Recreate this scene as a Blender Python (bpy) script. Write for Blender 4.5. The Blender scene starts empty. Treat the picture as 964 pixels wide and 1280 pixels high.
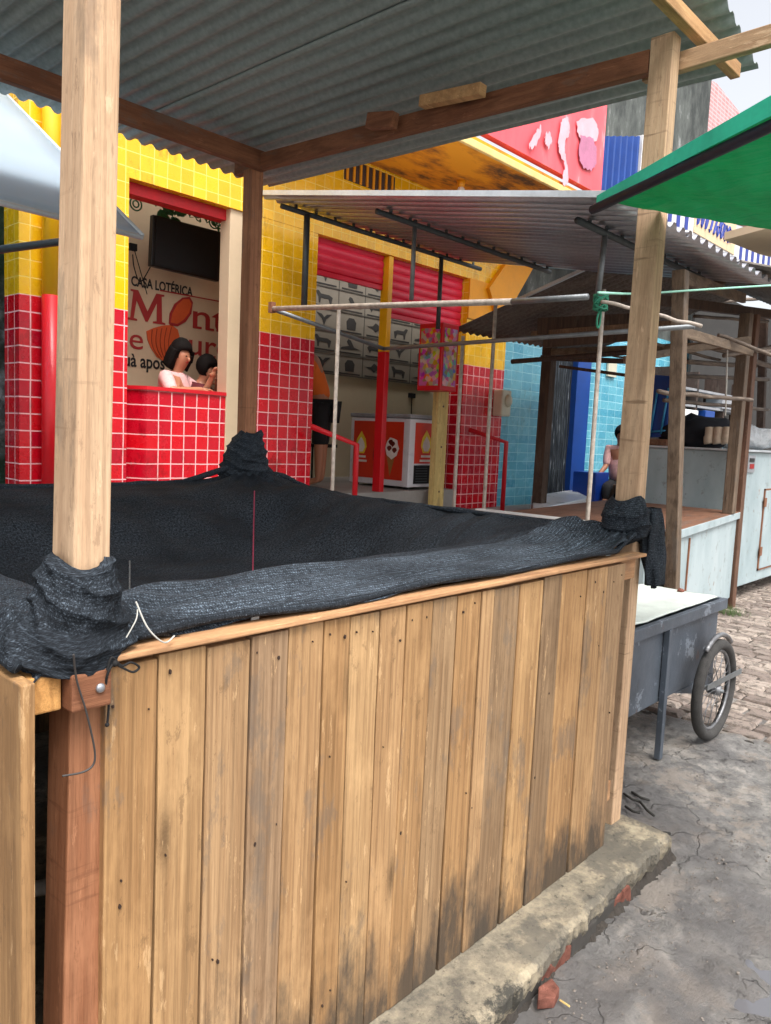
import bpy, bmesh, math, random
from mathutils import Vector, Matrix, noise
S = bpy.context.scene
COL = S.collection
rnd = random.Random(7)
# ------------------------------------------------------------------ camera, light, exposure
CAMH, YAW, PITCH, ROLL, FPX = 1.62, math.radians(47.3), math.radians(5.8), math.radians(2.58), 962.0
cam = bpy.data.objects.new('camera', bpy.data.cameras.new('camera'))
COL.objects.link(cam)
cam.matrix_world = (Matrix.Translation((0, 0, CAMH)) @ Matrix.Rotation(-YAW, 4, 'Z') @
                    Matrix.Rotation(math.pi/2-PITCH, 4, 'X') @ Matrix.Rotation(ROLL, 4, 'Z'))
cam.data.sensor_fit = 'VERTICAL'; cam.data.sensor_height = 36; cam.data.lens = 36*FPX/1280
cam.data.clip_start = .05; cam.data.clip_end = 2000
S.camera = cam
w = bpy.data.worlds.new('World'); S.world = w; w.use_nodes = True
wn = w.node_tree; sky = wn.nodes.new('ShaderNodeTexSky'); sky.sky_type = 'NISHITA'; sky.sun_disc = False
SUN_EL, SUN_AZ = math.radians(62), math.radians(200)     # azimuth clockwise from +Y
sky.sun_elevation = SUN_EL; sky.sun_rotation = SUN_AZ
sky.air_density = 1.0; sky.dust_density = 5.0
hs = wn.nodes.new('ShaderNodeHueSaturation'); hs.inputs['Saturation'].default_value = .22
wn.links.new(sky.outputs[0], hs.inputs['Color'])
wn.links.new(hs.outputs[0], wn.nodes['Background'].inputs['Color'])
wn.nodes['Background'].inputs['Strength'].default_value = .15
sl = bpy.data.lights.new('sun', 'SUN'); sl.energy = 1.3; sl.angle = math.radians(25); sl.color = (1, .97, .93)
sun = bpy.data.objects.new('sun', sl); COL.objects.link(sun)
sd = Vector((math.sin(SUN_AZ)*math.cos(SUN_EL), math.cos(SUN_AZ)*math.cos(SUN_EL), math.sin(SUN_EL)))
sun.rotation_euler = sd.to_track_quat('Z', 'Y').to_euler(); sun.location = (0, 0, 20)
S.view_settings.view_transform = 'Standard'; S.view_settings.look = 'None'
S.view_settings.exposure = 1.14; S.view_settings.gamma = 1; S.view_settings.use_curve_mapping = False
S.render.engine = 'CYCLES'
S.cycles.max_bounces = 8; S.cycles.diffuse_bounces = 5; S.cycles.glossy_bounces = 3
S.cycles.transparent_max_bounces = 8

# ------------------------------------------------------------------ measuring: where a sight line meets a real plane
_f0 = Vector((math.sin(YAW), math.cos(YAW), 0)); _r0 = Vector((math.cos(YAW), -math.sin(YAW), 0)); _u0 = Vector((0, 0, 1))
_fw = _f0*math.cos(PITCH)-_u0*math.sin(PITCH); _up = _u0*math.cos(PITCH)+_f0*math.sin(PITCH)
_r = _r0*math.cos(ROLL)+_up*math.sin(ROLL); _u = _up*math.cos(ROLL)-_r0*math.sin(ROLL)
def ray(px, py): return _fw+_r*((px-482)/FPX)-_u*((py-640)/FPX)
C0 = Vector((0, 0, CAMH))
def atX(px, py, x): d = ray(px, py); return C0+d*(x/d.x)
def atY(px, py, y): d = ray(px, py); return C0+d*(y/d.y)
def atZ(px, py, z): d = ray(px, py); return C0+d*((z-CAMH)/d.z)

# ------------------------------------------------------------------ materials
def lin(r, g, b):
    f = lambda c: ((c/255+.055)/1.055)**2.4 if c > 10 else c/255/12.92
    return (f(r), f(g), f(b), 1)
class N:
    def __init__(s, name):
        s.m = bpy.data.materials.new(name); s.m.use_nodes = True; s.t = s.m.node_tree
        s.b = s.t.nodes['Principled BSDF']; s.L = s.t.links
    def n(s, typ, **k):
        nd = s.t.nodes.new('ShaderNode'+typ)
        for a, v in k.items():
            if a.startswith('_'): setattr(nd, a[1:], v)
            else:
                key = int(a[1:]) if a[0] == 'i' and a[1:].isdigit() else a.replace('_', ' ')
                if isinstance(v, bpy.types.NodeSocket): s.L.new(v, nd.inputs[key])
                else: nd.inputs[key].default_value = v
        return nd
    def set(s, **k):
        for a, v in k.items():
            key = a.replace('_', ' ')
            if isinstance(v, bpy.types.NodeSocket): s.L.new(v, s.b.inputs[key])
            else: s.b.inputs[key].default_value = v
    def ramp(s, fac, stops):
        r = s.t.nodes.new('ShaderNodeValToRGB'); e = r.color_ramp.elements
        while len(e) < len(stops): e.new(.5)
        for q, (p, c) in zip(e, stops):
            q.position = p; q.color = c if len(c) == 4 else (*c, 1)
        s.L.new(fac, r.inputs[0]); return r.outputs[0]
    def mix(s, fac, a, b, mode='MIX'):
        m = s.t.nodes.new('ShaderNodeMix'); m.data_type = 'RGBA'; m.blend_type = mode
        for sock, v in ((m.inputs[0], fac), (m.inputs[6], a), (m.inputs[7], b)):
            if isinstance(v, bpy.types.NodeSocket): s.L.new(v, sock)
            else: sock.default_value = v
        return m.outputs[2]
    def math(s, op, a, b=0.0, c=None):
        m = s.t.nodes.new('ShaderNodeMath'); m.operation = op
        for i, v in enumerate((a, b) if c is None else (a, b, c)):
            if isinstance(v, bpy.types.NodeSocket): s.L.new(v, m.inputs[i])
            else: m.inputs[i].default_value = v
        return m.outputs[0]
    def pos(s, scale=(1, 1, 1), island=0.0):
        g = s.t.nodes.new('ShaderNodeNewGeometry'); v = g.outputs['Position']
        if island:
            m = s.t.nodes.new('ShaderNodeVectorMath'); m.operation = 'SCALE'; m.inputs[0].default_value = (1, 1.7, 2.3)
            s.L.new(s.math('MULTIPLY', g.outputs['Random Per Island'], island), m.inputs['Scale'])
            ad = s.t.nodes.new('ShaderNodeVectorMath'); ad.operation = 'ADD'
            s.L.new(v, ad.inputs[0]); s.L.new(m.outputs[0], ad.inputs[1]); v = ad.outputs[0]
        mp = s.t.nodes.new('ShaderNodeMapping'); mp.inputs['Scale'].default_value = scale
        s.L.new(v, mp.inputs[0]); return mp.outputs[0]
    def noise(s, scale, detail=4, vec=None, rough=.55, dist=0):
        k = dict(Scale=scale, Detail=detail, Roughness=rough, Distortion=dist)
        if vec is None: vec = s.pos()
        return s.n('TexNoise', Vector=vec, **k).outputs[0]
    def bump(s, h, strength=.3, dist=.01):
        b = s.n('Bump', Height=h, Strength=strength, Distance=dist); s.L.new(b.outputs[0], s.b.inputs['Normal'])

MATS = {}
def plain(name, col, rough=.6, metal=0, var=.25, scale=6, bump=.15, spec=.5):
    k = N(name)
    a = k.noise(scale, 6); b = k.noise(scale*9, 3)
    dark = tuple(c*(1-var) for c in col[:3])+(1,); lite = tuple(min(1, c*(1+var*.5)) for c in col[:3])+(1,)
    c1 = k.ramp(a, [(.3, dark), (.7, lite)])
    c2 = k.mix(.25, c1, k.ramp(b, [(.3, dark), (.7, lite)]))
    k.set(Base_Color=c2, Roughness=k.math('MULTIPLY_ADD', a, .25, rough-.12), Metallic=metal)
    k.b.inputs['Specular IOR Level'].default_value = spec
    if bump: k.bump(b, bump, .004)
    MATS[name] = k.m; return k.m
def wood(name, c1, c2, axis='z', grey=.0, rough=.65, base_stain=False, sp=60, iv=.35, saw=0.0):
    """grain along axis; each board differs through its own mesh island"""
    k = N(name)
    ax = lambda lo, hi: {'x': (lo, hi, hi), 'y': (hi, lo, hi), 'z': (hi, hi, lo)}[axis]
    g = k.noise(1, 6, k.pos(ax(1.3, sp), 7.3), .65, .5)
    b = k.noise(1, 4, k.pos(ax(.7, 11), 13.1), .55, 1.6)
    fine = k.noise(1, 4, k.pos(ax(7, sp*5), 3.1), .7)
    blot = k.noise(1, 6, k.pos(ax(3.5, 9), 17.0), .65)
    speck = k.noise(160, 2, None, .7)
    hair = k.noise(1, 2, k.pos(ax(16, sp*14), 1.1), .8)
    # growth rings cut lengthwise
    wv = k.n('TexWave', Vector=k.pos(ax(.5, 13), 9.0), Scale=1.0, Distortion=5.0, Detail=3.0)
    wv.inputs['Detail Scale'].default_value = 1.2
    c1 = c1[:3]+(1,); c2 = c2[:3]+(1,)
    mid = tuple((x*.5+y*.5) for x, y in zip(c1, c2)); dk = tuple(x*.55 for x in c2[:3])+(1,)
    col = k.ramp(g, [(.22, c2), (.48, mid), (.74, c1)])
    col = k.mix(k.math('MULTIPLY', k.ramp(wv.outputs[0], [(.72, (0, 0, 0)), (.98, (1, 1, 1))]), .34), col, dk)
    col = k.mix(k.ramp(b, [(.5, (0, 0, 0)), (.72, (.4, .4, .4))]), col, dk)
    col = k.mix(k.math('MULTIPLY', k.ramp(fine, [(.5, (0, 0, 0)), (.72, (1, 1, 1))]), .5), col, dk)
    col = k.mix(k.math('MULTIPLY', k.ramp(blot, [(.52, (0, 0, 0)), (.66, (1, 1, 1))]), .35), col, tuple(min(1, x*1.25) for x in c1[:3])+(1,))
    col = k.mix(k.math('MULTIPLY', k.ramp(hair, [(.55, (0, 0, 0)), (.7, (1, 1, 1))]), .45), col, dk)
    geo = k.n('NewGeometry'); isl = geo.outputs['Random Per Island']
    tint = k.ramp(isl, [(0, (1-iv, 1-iv, 1-iv*.9)), (.14, (1.05, 1.02, .95)), (.3, (1-iv*.3, 1-iv*.5, 1-iv*.75)), (.45, (1.06, 1.0, .88)), (.6, (1-iv*.6, 1-iv*.6, 1-iv*.45)), (.75, (1.0, .96, .92)), (.88, (1-iv*.25, 1-iv*.45, 1-iv*.7)), (1, (1.03, .98, .9))])
    col = k.mix(1.0, col, tint, 'MULTIPLY')
    # knots
    vo = k.n('TexVoronoi', Vector=k.pos(ax(1.5, 7), 5.0), Scale=1.0)
    kn = k.ramp(k.math('ADD', vo.outputs['Distance'], k.math('MULTIPLY', speck, .05)), [(.05, (1, 1, 1)), (.13, (.25, .25, .25)), (.2, (0, 0, 0))])
    col = k.mix(k.math('MULTIPLY', kn, .75), col, tuple(x*.25 for x in c2[:3])+(1,))
    # crisp small marks: bruises, rubbed dirt, torn fibre
    cm = k.noise(1, 10, k.pos(ax(9, 24), 41.0), .78)
    col = k.mix(k.math('MULTIPLY', k.ramp(cm, [(.585, (0, 0, 0)), (.625, (1, 1, 1))]), .5), col, dk)
    cm2 = k.noise(1, 10, k.pos(ax(5, 30), 53.0), .75)
    col = k.mix(k.math('MULTIPLY', k.ramp(cm2, [(.60, (0, 0, 0)), (.63, (1, 1, 1))]), .4), col, tuple(min(1, x*1.35) for x in c1[:3])+(1,))
    # grey weather stains, board by board
    wz = k.noise(1, 10, k.pos(ax(2.2, 6), 31.0), .72)
    gm = k.ramp(wz, [(.565, (0, 0, 0)), (.60, (.25+grey,)*3), (.68, (.5+grey,)*3)])
    col = k.mix(gm, col, (.135, .112, .092, 1))
    if saw:
        sw = k.noise(1, 3, k.pos(ax(55, 5), 3.0), .6); rare = k.noise(1, 2, k.pos(ax(9, 1), 3.0))
        f = k.math('MULTIPLY', k.ramp(sw, [(.60, (0, 0, 0)), (.68, (1, 1, 1))]), k.ramp(rare, [(.45, (0, 0, 0)), (.6, (1, 1, 1))]))
        col = k.mix(k.math('MULTIPLY', f, saw), col, dk)
        cks = k.noise(1, 3, k.pos(ax(14, 90), 2.0), .7)
        col = k.mix(k.math('MULTIPLY', k.ramp(cks, [(.62, (0, 0, 0)), (.7, (1, 1, 1))]), saw*.6), col, dk)
    if base_stain:
        sep = k.n('SeparateXYZ', Vector=geo.outputs['Position'])
        h = k.math('MULTIPLY_ADD', k.noise(1, 9, k.pos((7, 7, 2.6), 8), .7), 1.1, -.30)
        d = k.math('SUBTRACT', k.math('ADD', h, .10), sep.outputs[2])
        col = k.mix(k.ramp(d, [(-.0, (0, 0, 0)), (.22, (.85, .85, .85))]), col, (.045, .04, .034, 1))
    k.set(Base_Color=col, Roughness=k.math('MULTIPLY_ADD', g, .3, rough-.1))
    k.b.inputs['Specular IOR Level'].default_value = .3
    h = k.math('ADD', k.math('MULTIPLY', g, .6), k.math('ADD', k.math('MULTIPLY', fine, .5), k.math('MULTIPLY', hair, .35)))
    k.bump(h, .7, .003)
    MATS[name] = k.m; return k.m
def tile(name, upper, lower, grout_u, grout_l, zs, size=.1175, h=None, vary=.22, mortar=.005, lower2=None, rough=.18, zoff=0.0):
    k = N(name)
    geo = k.n('NewGeometry'); sep = k.n('SeparateXYZ', Vector=geo.outputs['Position'])
    u = k.math('ADD', sep.outputs[0], sep.outputs[1])
    wob = k.math('MULTIPLY', k.noise(3, 2), .012)
    v = k.math('ADD', k.math('SUBTRACT', sep.outputs[2], zs), wob)
    cb = k.n('CombineXYZ', X=k.math('ADD', u, k.math('MULTIPLY', k.noise(2.3, 2), .012)), Y=v)
    def br(c1, c2, gr, ms):
        b = k.n('TexBrick', Vector=cb.outputs[0], Color1=c1, Color2=c2, Mortar=gr, Scale=1.0, _offset=0.0, _squash=1.0)
        b.inputs['Mortar Size'].default_value = ms; b.inputs['Mortar Smooth'].default_value = .25
        b.inputs['Brick Width'].default_value = size; b.inputs['Row Height'].default_value = h or size
        b.inputs['Bias'].default_value = -.2
        return b
    d = lambda c: tuple(x*(1-vary) for x in c[:3])+(1,)
    bl = br(lower, lower2 or d(lower), grout_l, mortar)
    col, fac = bl.outputs[0], bl.outputs['Fac']
    if upper:
        bu = br(upper, d(upper), grout_u, mortar*.62)
        stp = k.math('GREATER_THAN', v, 0.0)
        col = k.mix(stp, bl.outputs[0], bu.outputs[0])
        fac = k.mix(stp, bl.outputs['Fac'], bu.outputs['Fac'])
    grime = k.ramp(k.noise(4, 11, k.pos((1, 1, .5)), .75), [(.34, (.6, .56, .52)), (.43, (.96, .95, .94)), (.6, (1, 1, 1))])
    col = k.mix(1.0, col, grime, 'MULTIPLY')
    # worn places where the grout is lost
    wear = k.ramp(k.noise(5, 4), [(.58, (0, 0, 0)), (.66, (1, 1, 1))])
    k.set(Base_Color=col, Roughness=k.mix(fac, k.ramp(k.noise(9, 4), [(.35, (rough*.7,)*3), (.7, (rough+.22,)*3)]), (.75,)*3+(1,)))
    k.bump(k.math('ADD', k.math('MULTIPLY', k.math('SUBTRACT', 1.0, fac), 1.0), k.math('MULTIPLY', k.noise(8, 2), .5)), .3, .004)
    MATS[name] = k.m; return k.m

wood('plank_wood', lin(196, 163, 122), lin(146, 112, 78), 'z', base_stain=True, grey=.1, iv=.5, sp=75)
wood('post_wood', lin(212, 182, 150), lin(184, 148, 116), 'z', sp=45, iv=.08, saw=.8, rough=.8)
wood('post_wood_red', lin(172, 122, 90), lin(138, 88, 60), 'z', sp=40, iv=.1, saw=.4)
wood('rail_wood_x', lin(208, 168, 130), lin(172, 128, 92), 'x')
wood('rail_wood_y', lin(228, 180, 116), lin(190, 136, 78), 'y')
wood('beam_wood_y', lin(150, 104, 78), lin(112, 70, 50), 'y')
wood('beam_wood_x', lin(150, 104, 78), lin(112, 70, 50), 'x')
wood('lit_wood_y', lin(206, 176, 146), lin(170, 136, 108), 'y')
wood('pale_wood_x', lin(216, 178, 132), lin(178, 134, 90), 'x')
wood('old_wood_z', lin(136, 122, 108), lin(84, 70, 60), 'z', grey=.25)
wood('old_wood_x', lin(146, 132, 116), lin(90, 76, 66), 'x', grey=.25)
wood('old_wood_y', lin(150, 136, 120), lin(94, 80, 68), 'y', grey=.25)
wood('dark_wood_z', lin(96, 78, 68), lin(58, 46, 40), 'z')
wood('brown_post', lin(128, 98, 82), lin(88, 66, 56), 'z')
wood('table_wood', lin(150, 112, 92), lin(110, 78, 62), 'x', grey=.1)
wood('cream_wood', lin(232, 206, 140), lin(206, 172, 100), 'z', iv=.05)
plain('black_gap', (.012, .013, .014, 1), .8)
tile('shop_tile', lin(250, 190, 22), lin(214, 14, 30), lin(252, 222, 120), lin(250, 190, 190), 2.475, mortar=.0052, lower2=lin(184, 10, 40))
tile('blue_tile', None, lin(112, 186, 206), None, lin(170, 222, 232), 1.0, size=.24, h=.115, mortar=.004, lower2=lin(80, 160, 188))
tile('pink_brick', None, lin(206, 150, 150), None, lin(222, 184, 186), 0, size=.30, h=.115, mortar=.02, rough=.7)
plain('yellow_paint', lin(236, 178, 40), .5, var=.15, scale=3)
plain('rim_cream', lin(238, 206, 130), .6, var=.3, scale=8)
plain('orange_paint', lin(238, 158, 20), .5, var=.18, scale=3)
plain('red_paint', lin(206, 20, 34), .4, var=.12)
plain('pipe_yellow', lin(244, 178, 14), .35, var=.08)
plain('pipe_red', lin(206, 12, 26), .35, var=.08)
plain('cream_wall', lin(206, 182, 150), .8, var=.1, scale=2)
plain('beige_wall', lin(204, 190, 160), .7, var=.1, scale=2)
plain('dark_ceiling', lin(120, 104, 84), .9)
plain('concrete_floor', lin(158, 152, 146), .8, var=.2, scale=3)
plain('letter_red', lin(160, 36, 34), .6, var=.08, bump=0)
plain('letter_black', lin(26, 26, 26), .6, bump=0)
plain('logo_orange', lin(206, 84, 34), .6, var=.15, bump=0)
plain('logo_dark', lin(150, 56, 26), .6, bump=0)
plain('tv_black', lin(22, 24, 26), .35, bump=0)
plain('steel', lin(128, 132, 134), .5, metal=.6, var=.3, scale=20)
plain('steel_dark', lin(72, 78, 80), .55, metal=.4, var=.3, scale=20)
plain('white_pole', lin(172, 160, 148), .7, var=.45, scale=30)
plain('skin', lin(176, 118, 88), .5, var=.06, bump=0)
plain('hair', lin(24, 19, 17), .8, var=.5, scale=60, bump=.6, spec=.15)
plain('shirt_pink', lin(226, 176, 172), .8, var=.2, scale=30)
plain('shirt_dark_red', lin(92, 20, 28), .8)
plain('shirt_orange', lin(226, 108, 30), .8, var=.1)
plain('cloth_black', lin(24, 24, 28), .85)
plain('freezer_white', lin(226, 224, 228), .3, var=.05, bump=0)
plain('freezer_red', lin(222, 58, 30), .3, var=.12, scale=2, bump=0)
plain('freezer_brown', lin(110, 36, 24), .3, bump=0)
plain('cone_brown', lin(176, 116, 60), .5, bump=.2)
plain('cream_white', lin(244, 232, 224), .5, bump=0)
plain('logo_yellow', lin(250, 214, 60), .4, bump=0)
plain('poster_paper', lin(128, 120, 108), .6, var=.1, bump=0)
plain('poster_ink', lin(50, 47, 45), .7, bump=0)
plain('poster_line', lin(78, 74, 68), .7, bump=0)
plain('green_leaf', lin(40, 100, 52), .6); plain('pole_navy', lin(40, 44, 58), .6); plain('tarp_edge_lit', lin(60, 210, 170), .5, bump=0)
plain('earth', lin(62, 56, 50), .95, var=.6, scale=22, bump=1)
plain('nail_rust', lin(54, 36, 26), .8, bump=0)
plain('grit_stone', lin(128, 120, 112), .9, var=.5, scale=9)
plain('slit_pink', lin(150, 50, 74), .8)
plain('roof_gloom', lin(52, 50, 48), .9, var=.4)  # near-black for the painted gloom under the far roofs
plain('rope_pale', lin(150, 206, 184), .7)
plain('rust', lin(136, 90, 64), .8)
plain('white_paint', lin(224, 224, 222), .5, var=.12)
plain('box_white', lin(212, 206, 182), .4, var=.12)
plain('blue_paint', lin(20, 70, 150), .45, var=.2)
plain('navy_cloth', lin(24, 26, 34), .9)
plain('blue_plastic', lin(20, 60, 150), .35, bump=0)
plain('cyan_paint', lin(60, 150, 200), .45)
plain('marble', lin(220, 222, 226), .3, var=.12, scale=4, bump=0)
plain('rubber', lin(66, 64, 62), .9, var=.45, scale=24, bump=.8)
plain('spoke_steel', lin(140, 140, 142), .45, metal=.7, var=.5, scale=30)
plain('cart_steel', lin(74, 80, 88), .5, metal=.35, var=.35, scale=5)
plain('cart_lid', lin(206, 214, 206), .5, var=.2, scale=8)
plain('rope_green', lin(50, 140, 110), .7)
plain('cord_white', lin(186, 184, 176), .8)
plain('wire_dark', lin(58, 54, 52), .5)
plain('cord_black', lin(16, 15, 16), .8)
plain('bolt_steel', lin(176, 178, 184), .3, metal=.8, bump=0)
plain('banner_red', lin(196, 20, 30), .6)
plain('sign_blue', lin(40, 60, 150), .5, bump=0)
plain('sign_beige', lin(230, 200, 160), .5, bump=0)
plain('grass', (.07, .12, .03, 1), .8)
plain('bag_plastic', lin(206, 208, 206), .3, var=.15)
plain('stuffed_cream', lin(206, 184, 160), .8)
plain('foliage', (.035, .06, .03, 1), .7, var=.5)
plain('dark_bark', (.03, .028, .024, 1), .9, var=.4, scale=4)
plain('brick_red', lin(132, 86, 74), .95, var=.65, scale=30, bump=1, spec=.1)
plain('shelf_grey', lin(150, 152, 156), .6)
plain('tin_trim', lin(206, 212, 216), .4, metal=.3)

def metal_panel():
    k = N('pale_panel')
    a = k.noise(5, 7, None, .65); b = k.noise(2.0, 5, k.pos((1, 1, .5)), .6)
    col = k.ramp(b, [(.3, lin(146, 164, 168)), (.55, lin(172, 187, 190)), (.8, lin(190, 200, 202))])
    rust = k.ramp(a, [(.64, (0, 0, 0)), (.70, (1, 1, 1))])
    col = k.mix(rust, col, lin(150, 104, 74))
    col = k.mix(k.ramp(k.noise(10, 10, None, .75), [(.58, (0, 0, 0)), (.61, (.7, .7, .7))]), col, lin(140, 150, 150))
    k.set(Base_Color=col, Roughness=.5); k.bump(k.noise(4, 3), .3, .01); MATS['pale_panel'] = k.m
metal_panel()
def cart_paint():
    k = N('cart_steel'); a = k.noise(6, 11, None, .75); b = k.noise(1, 8, k.pos((40, 40, 6)), .8); c = k.noise(2.5, 5)
    col = k.ramp(c, [(.35, lin(66, 72, 80)), (.65, lin(90, 98, 108))])
    col = k.mix(k.ramp(a, [(.57, (0, 0, 0)), (.60, (.8, .8, .8))]), col, lin(132, 140, 150))
    col = k.mix(k.ramp(b, [(.62, (0, 0, 0)), (.65, (.7, .7, .7))]), col, lin(46, 44, 46))
    col = k.mix(k.ramp(k.noise(3.3, 10, None, .75), [(.60, (0, 0, 0)), (.63, (.8, .8, .8))]), col, lin(104, 74, 56))
    k.set(Base_Color=col, Roughness=.5, Metallic=.2); k.bump(k.math('ADD', c, k.math('MULTIPLY', a, .2)), .6, .02); MATS['cart_steel'] = k.m
cart_paint()
def roof_mat(name, c1, c2, rough, metal):
    k = N(name)
    a = k.noise(1.6, 6, k.pos((1.2, .5, 1)), .6); b = k.noise(40, 3)
    col = k.ramp(a, [(.3, c1), (.7, c2)])
    col = k.mix(.15, col, k.ramp(b, [(.3, (0, 0, 0)), (.7, (.5, .5, .5))]))
    k.set(Base_Color=col, Roughness=rough, Metallic=metal); k.bump(b, .08, .003); MATS[name] = k.m
roof_mat('roof_grey', lin(130, 141, 138), lin(142, 155, 151), .55, .25)
roof_mat('roof_zinc', lin(150, 150, 158), lin(186, 186, 192), .3, .75)
roof_mat('roof_old', lin(72, 66, 60), lin(112, 102, 92), .8, 0)
def stained():
    k = N('slab_underside')
    a = k.noise(2.2, 7, k.pos((.7, 1.6, 1)), .65)
    col = k.ramp(a, [(.42, lin(240, 160, 26)), (.52, lin(206, 128, 26)), (.62, lin(96, 64, 36))])
    k.set(Base_Color=col, Roughness=.8); k.bump(a, .2, .01); MATS['slab_underside'] = k.m
    k = N('old_sign')
    a = k.noise(1.6, 5, k.pos((1.2, 1, .45)), .6)
    col = k.ramp(a, [(.3, lin(226, 74, 84)), (.55, lin(238, 96, 104)), (.60, lin(240, 110, 116)), (.66, lin(228, 196, 206))])
    k.set(Base_Color=col, Roughness=.5); MATS['old_sign'] = k.m
    k = N('stone_wall_mat')
    v = k.n('TexVoronoi', Vector=k.pos((1, 1, 1)), Scale=3.2); a = k.noise(5, 7, None, .7)
    col = k.ramp(a, [(.35, (.03, .035, .028)), (.5, (.12, .12, .11)), (.6, (.38, .38, .37))])
    col = k.mix(k.ramp(k.noise(1.4, 3), [(.42, (1, 1, 1)), (.55, (0, 0, 0))]), col, (.02, .05, .025, 1))
    k.set(Base_Color=col, Roughness=.9); k.bump(k.math('ADD', v.outputs['Distance'], a), .8, .06); MATS['stone_wall_mat'] = k.m
    k = N('dark_render')
    a = k.noise(3, 8, k.pos((1, 1, .4)), .7)
    col = k.ramp(a, [(.4, lin(56, 60, 58)), (.6, lin(96, 100, 96)), (.68, lin(150, 152, 150))])
    k.set(Base_Color=col, Roughness=.9); k.bump(a, .4, .02); MATS['dark_render'] = k.m
    k = N('shutter_red'); k.set(Base_Color=k.ramp(k.noise(3, 4), [(.3, lin(206, 22, 50)), (.7, lin(226, 44, 76))]), Roughness=.35); MATS['shutter_red'] = k.m
    k = N('bulb_glass'); k.set(Base_Color=(.85, .85, .8, 1), Roughness=.1); MATS['bulb_glass'] = k.m
    k = N('candy_print')
    v = k.n('TexVoronoi', Vector=k.pos(), Scale=22.0); hsv = k.n('HueSaturation', Saturation=1.5, Value=.8, Color=v.outputs['Color'])
    bl = k.n('TexVoronoi', Vector=k.pos(), Scale=9.0)
    c = k.mix(.45, hsv.outputs[0], k.ramp(bl.outputs['Color'], [(.25, lin(236, 70, 20)), (.42, lin(250, 150, 30)), (.55, lin(200, 40, 150)), (.68, lin(40, 150, 60)), (.8, lin(240, 60, 30))]))
    k.set(Base_Color=c, Roughness=.3); MATS['candy_print'] = k.m
    # woven shade cloth: pale thread flecks in rows on black; uv in metres
    for cname, (sx_, sy_, hi, lo_) in {'shade_cloth': (150, 110, .20, .30), 'border_cloth_lit': (125, 95, .34, .25), 'inner_cloth_shaded': (200, 150, .17, .38)}.items():  # border paler, inner darker: light and shade on the net put into the colours
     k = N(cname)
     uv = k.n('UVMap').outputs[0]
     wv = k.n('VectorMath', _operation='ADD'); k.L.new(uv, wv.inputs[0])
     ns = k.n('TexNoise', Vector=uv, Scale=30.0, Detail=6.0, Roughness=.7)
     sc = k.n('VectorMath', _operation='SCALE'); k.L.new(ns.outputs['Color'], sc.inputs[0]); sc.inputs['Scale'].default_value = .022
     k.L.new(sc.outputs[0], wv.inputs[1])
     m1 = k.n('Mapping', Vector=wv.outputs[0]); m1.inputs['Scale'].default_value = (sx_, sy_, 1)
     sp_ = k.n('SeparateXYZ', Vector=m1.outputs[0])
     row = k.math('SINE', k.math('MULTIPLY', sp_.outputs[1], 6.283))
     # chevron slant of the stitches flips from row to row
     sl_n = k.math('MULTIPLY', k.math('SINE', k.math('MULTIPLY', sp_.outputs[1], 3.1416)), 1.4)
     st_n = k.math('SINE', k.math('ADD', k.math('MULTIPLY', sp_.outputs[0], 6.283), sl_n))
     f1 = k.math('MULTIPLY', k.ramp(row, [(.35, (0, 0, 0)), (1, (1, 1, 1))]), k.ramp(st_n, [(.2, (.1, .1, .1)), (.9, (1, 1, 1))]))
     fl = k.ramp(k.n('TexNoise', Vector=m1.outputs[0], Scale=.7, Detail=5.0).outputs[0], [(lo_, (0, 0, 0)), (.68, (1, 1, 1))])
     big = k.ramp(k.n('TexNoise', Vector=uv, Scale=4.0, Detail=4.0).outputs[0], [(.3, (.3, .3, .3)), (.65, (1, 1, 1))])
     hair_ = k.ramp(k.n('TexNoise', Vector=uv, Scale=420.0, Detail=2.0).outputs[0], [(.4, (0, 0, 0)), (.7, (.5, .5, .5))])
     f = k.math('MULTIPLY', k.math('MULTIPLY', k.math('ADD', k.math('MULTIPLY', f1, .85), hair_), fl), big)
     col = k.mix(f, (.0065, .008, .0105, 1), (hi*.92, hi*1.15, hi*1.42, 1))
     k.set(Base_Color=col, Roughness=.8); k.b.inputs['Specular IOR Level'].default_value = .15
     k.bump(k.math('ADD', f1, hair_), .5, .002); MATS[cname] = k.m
    k = N('green_tarp')
    a = k.noise(3, 5, k.pos((1, 2.5, 1)), .6)
    k.set(Base_Color=k.ramp(a, [(.35, lin(8, 104, 74)), (.5, lin(14, 146, 104)), (.62, lin(24, 168, 122))]), Roughness=.55)
    k.bump(k.noise(2.2, 6, k.pos((2.5, .8, 1)), .6, 1.5), .9, .05)
    tr = k.n('BsdfTranslucent', Color=lin(10, 170, 120)); ad = k.n('MixShader'); ad.inputs[0].default_value = .5
    k.L.new(k.b.outputs[0], ad.inputs[1]); k.L.new(tr.outputs[0], ad.inputs[2])
    k.L.new(ad.outputs[0], k.t.nodes['Material Output'].inputs['Surface']); MATS['green_tarp'] = k.m
    k = N('pale_tarp')
    a = k.noise(1.2, 3)
    k.set(Base_Color=k.ramp(a, [(.3, lin(214, 228, 238)), (.7, lin(232, 240, 244))]), Roughness=.6)
    tr = k.n('BsdfTranslucent', Color=lin(200, 220, 235)); ad = k.n('MixShader'); ad.inputs[0].default_value = .7
    k.L.new(k.b.outputs[0], ad.inputs[1]); k.L.new(tr.outputs[0], ad.inputs[2])
    k.L.new(ad.outputs[0], k.t.nodes['Material Output'].inputs['Surface']); MATS['pale_tarp'] = k.m
    # wet worn concrete street
    k = N('street_mat')
    a = k.noise(1.4, 12, None, .74); b = k.noise(7, 12, None, .8); c = k.noise(.9, 6, None, .6, .6); d = k.noise(28, 8, None, .8); e = k.noise(3.1, 12, k.pos((1, 1, 1), 0), .78)
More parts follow.
